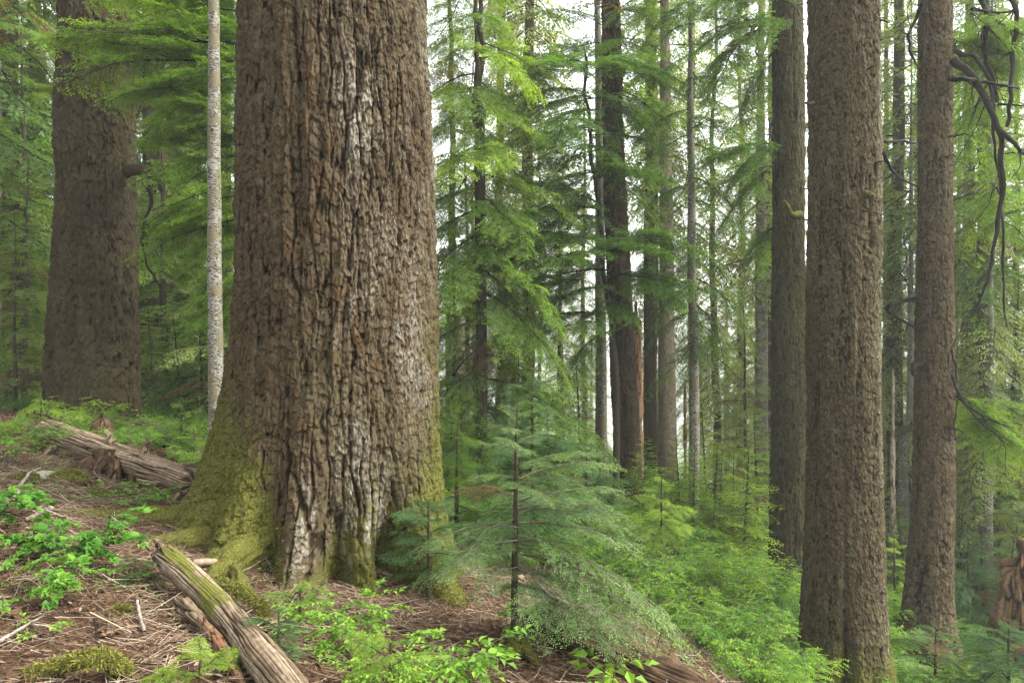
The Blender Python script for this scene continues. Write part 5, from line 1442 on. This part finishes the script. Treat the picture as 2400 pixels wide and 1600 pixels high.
def undergrowth():
    rg = np.random.default_rng(97); Q = Quads(); n = 90000
    y = rg.uniform(7.5, 26, n); x = rg.uniform(-1, 1, n) * (y * .85 + 1)
    k = (y + .35 * x + .6 * fbm(x, y, 0, 2, 9) > 9.2) & (rnd(np.floor(x * 3), np.floor(y * 3), None, 5) > .15); x, y = x[k], y[k]; n = len(x)
    hgt = .10 + .22 * (fbm(x * 1.6, y * 1.6, 0, 3, 98) + .5)
    B = np.stack([x, y, gz(x, y) + rg.uniform(0, 1, n) * np.maximum(hgt, .05)], -1); a = rg.uniform(0, 6.28, n)
    D = norm(np.stack([np.cos(a), np.sin(a), rg.normal(.1, .35, n)], -1)); N = norm(np.array([[0, 0, 1.]]) + rg.normal(0, .45, (n, 3)))
    L = rg.uniform(.03, .075, n) * (.7 + y / 30); Q.add(diamonds(B, D, N, L, L * rg.uniform(.4, .65, n)), np.clip(rg.normal(.45, .3, n), 0, 1))
    tag(link('undergrowth', Q.mesh('undergrowth', [M['leaf']])), 'low green leafy plants carpeting the forest floor between the trunks', 'undergrowth', kind='stuff')


undergrowth()


# ================================================================== air, light, camera
def haze():
    m, nt, ns, ln = newmat('haze')
    v = nt.nodes.new('ShaderNodeVolumePrincipled'); o = nt.nodes.new('ShaderNodeOutputMaterial')
    v.inputs['Color'].default_value = (.95, .98, .95, 1); v.inputs['Density'].default_value = HAZE; v.inputs['Anisotropy'].default_value = .2
    ln.new(v.outputs[0], o.inputs['Volume'])
    x0, x1, y0, y1, z0, z1 = -460, 460, -260, 460, -160, 60
    co = np.array([(x, y, z) for z in (z0, z1) for y in (y0, y1) for x in (x0, x1)], float)
    f = np.array([(0, 2, 3, 1), (4, 5, 7, 6), (0, 1, 5, 4), (2, 6, 7, 3), (0, 4, 6, 2), (1, 3, 7, 5)])
    tag(link('haze', raw_mesh('haze', co, f, {}, [m])), 'thin pale forest haze', 'haze', kind='stuff')


HAZE = 0.0010
if HAZE: haze()

SUN_EL, SUN_AZ = math.radians(48), math.radians(100)      # azimuth clockwise from +Y
w = bpy.data.worlds.new('World'); SC.world = w; w.use_nodes = True
nt = w.node_tree; nt.nodes.clear()
sky = nt.nodes.new('ShaderNodeTexSky'); sky.sky_type = 'NISHITA'; sky.sun_disc = False
sky.sun_elevation = SUN_EL; sky.sun_rotation = SUN_AZ; sky.dust_density = 4; sky.air_density = 1.2; sky.ozone_density = .6
hsv = nt.nodes.new('ShaderNodeHueSaturation'); hsv.inputs['Saturation'].default_value = .12
bg = nt.nodes.new('ShaderNodeBackground'); bg.inputs[1].default_value = .15
wo = nt.nodes.new('ShaderNodeOutputWorld')
nt.links.new(sky.outputs[0], hsv.inputs['Color']); nt.links.new(hsv.outputs[0], bg.inputs[0]); nt.links.new(bg.outputs[0], wo.inputs[0])

sl = bpy.data.lights.new('sun', 'SUN'); sl.energy = 1.3; sl.angle = math.radians(10); sl.color = (1, .95, .84)
so_ = link('sun', sl)
dv = Vector((math.sin(SUN_AZ) * math.cos(SUN_EL), math.cos(SUN_AZ) * math.cos(SUN_EL), math.sin(SUN_EL)))
so_.rotation_euler = dv.to_track_quat('Z', 'Y').to_euler()

cam = bpy.data.cameras.new('camera'); cam.lens = 24; cam.sensor_width = 36; cam.clip_start = .05; cam.clip_end = 3000
co_ = link('camera', cam); co_.rotation_euler = (PI / 2, 0, 0)
SC.camera = co_

SC.view_settings.view_transform = 'Standard'; SC.view_settings.look = 'None'
SC.view_settings.exposure = 2.85; SC.view_settings.gamma = 1
try:
    c = SC.cycles
    c.use_denoising = True; c.denoiser = 'OPENIMAGEDENOISE'; c.denoising_input_passes = 'RGB_ALBEDO_NORMAL'
    c.max_bounces = 8; c.diffuse_bounces = 6; c.glossy_bounces = 2; c.transmission_bounces = 6; c.volume_bounces = 1; c.transparent_max_bounces = 4
    c.use_adaptive_sampling = True; c.adaptive_threshold = .02; c.caustics_reflective = False; c.caustics_refractive = False
except Exception as ex:
    print('cycles settings', ex)
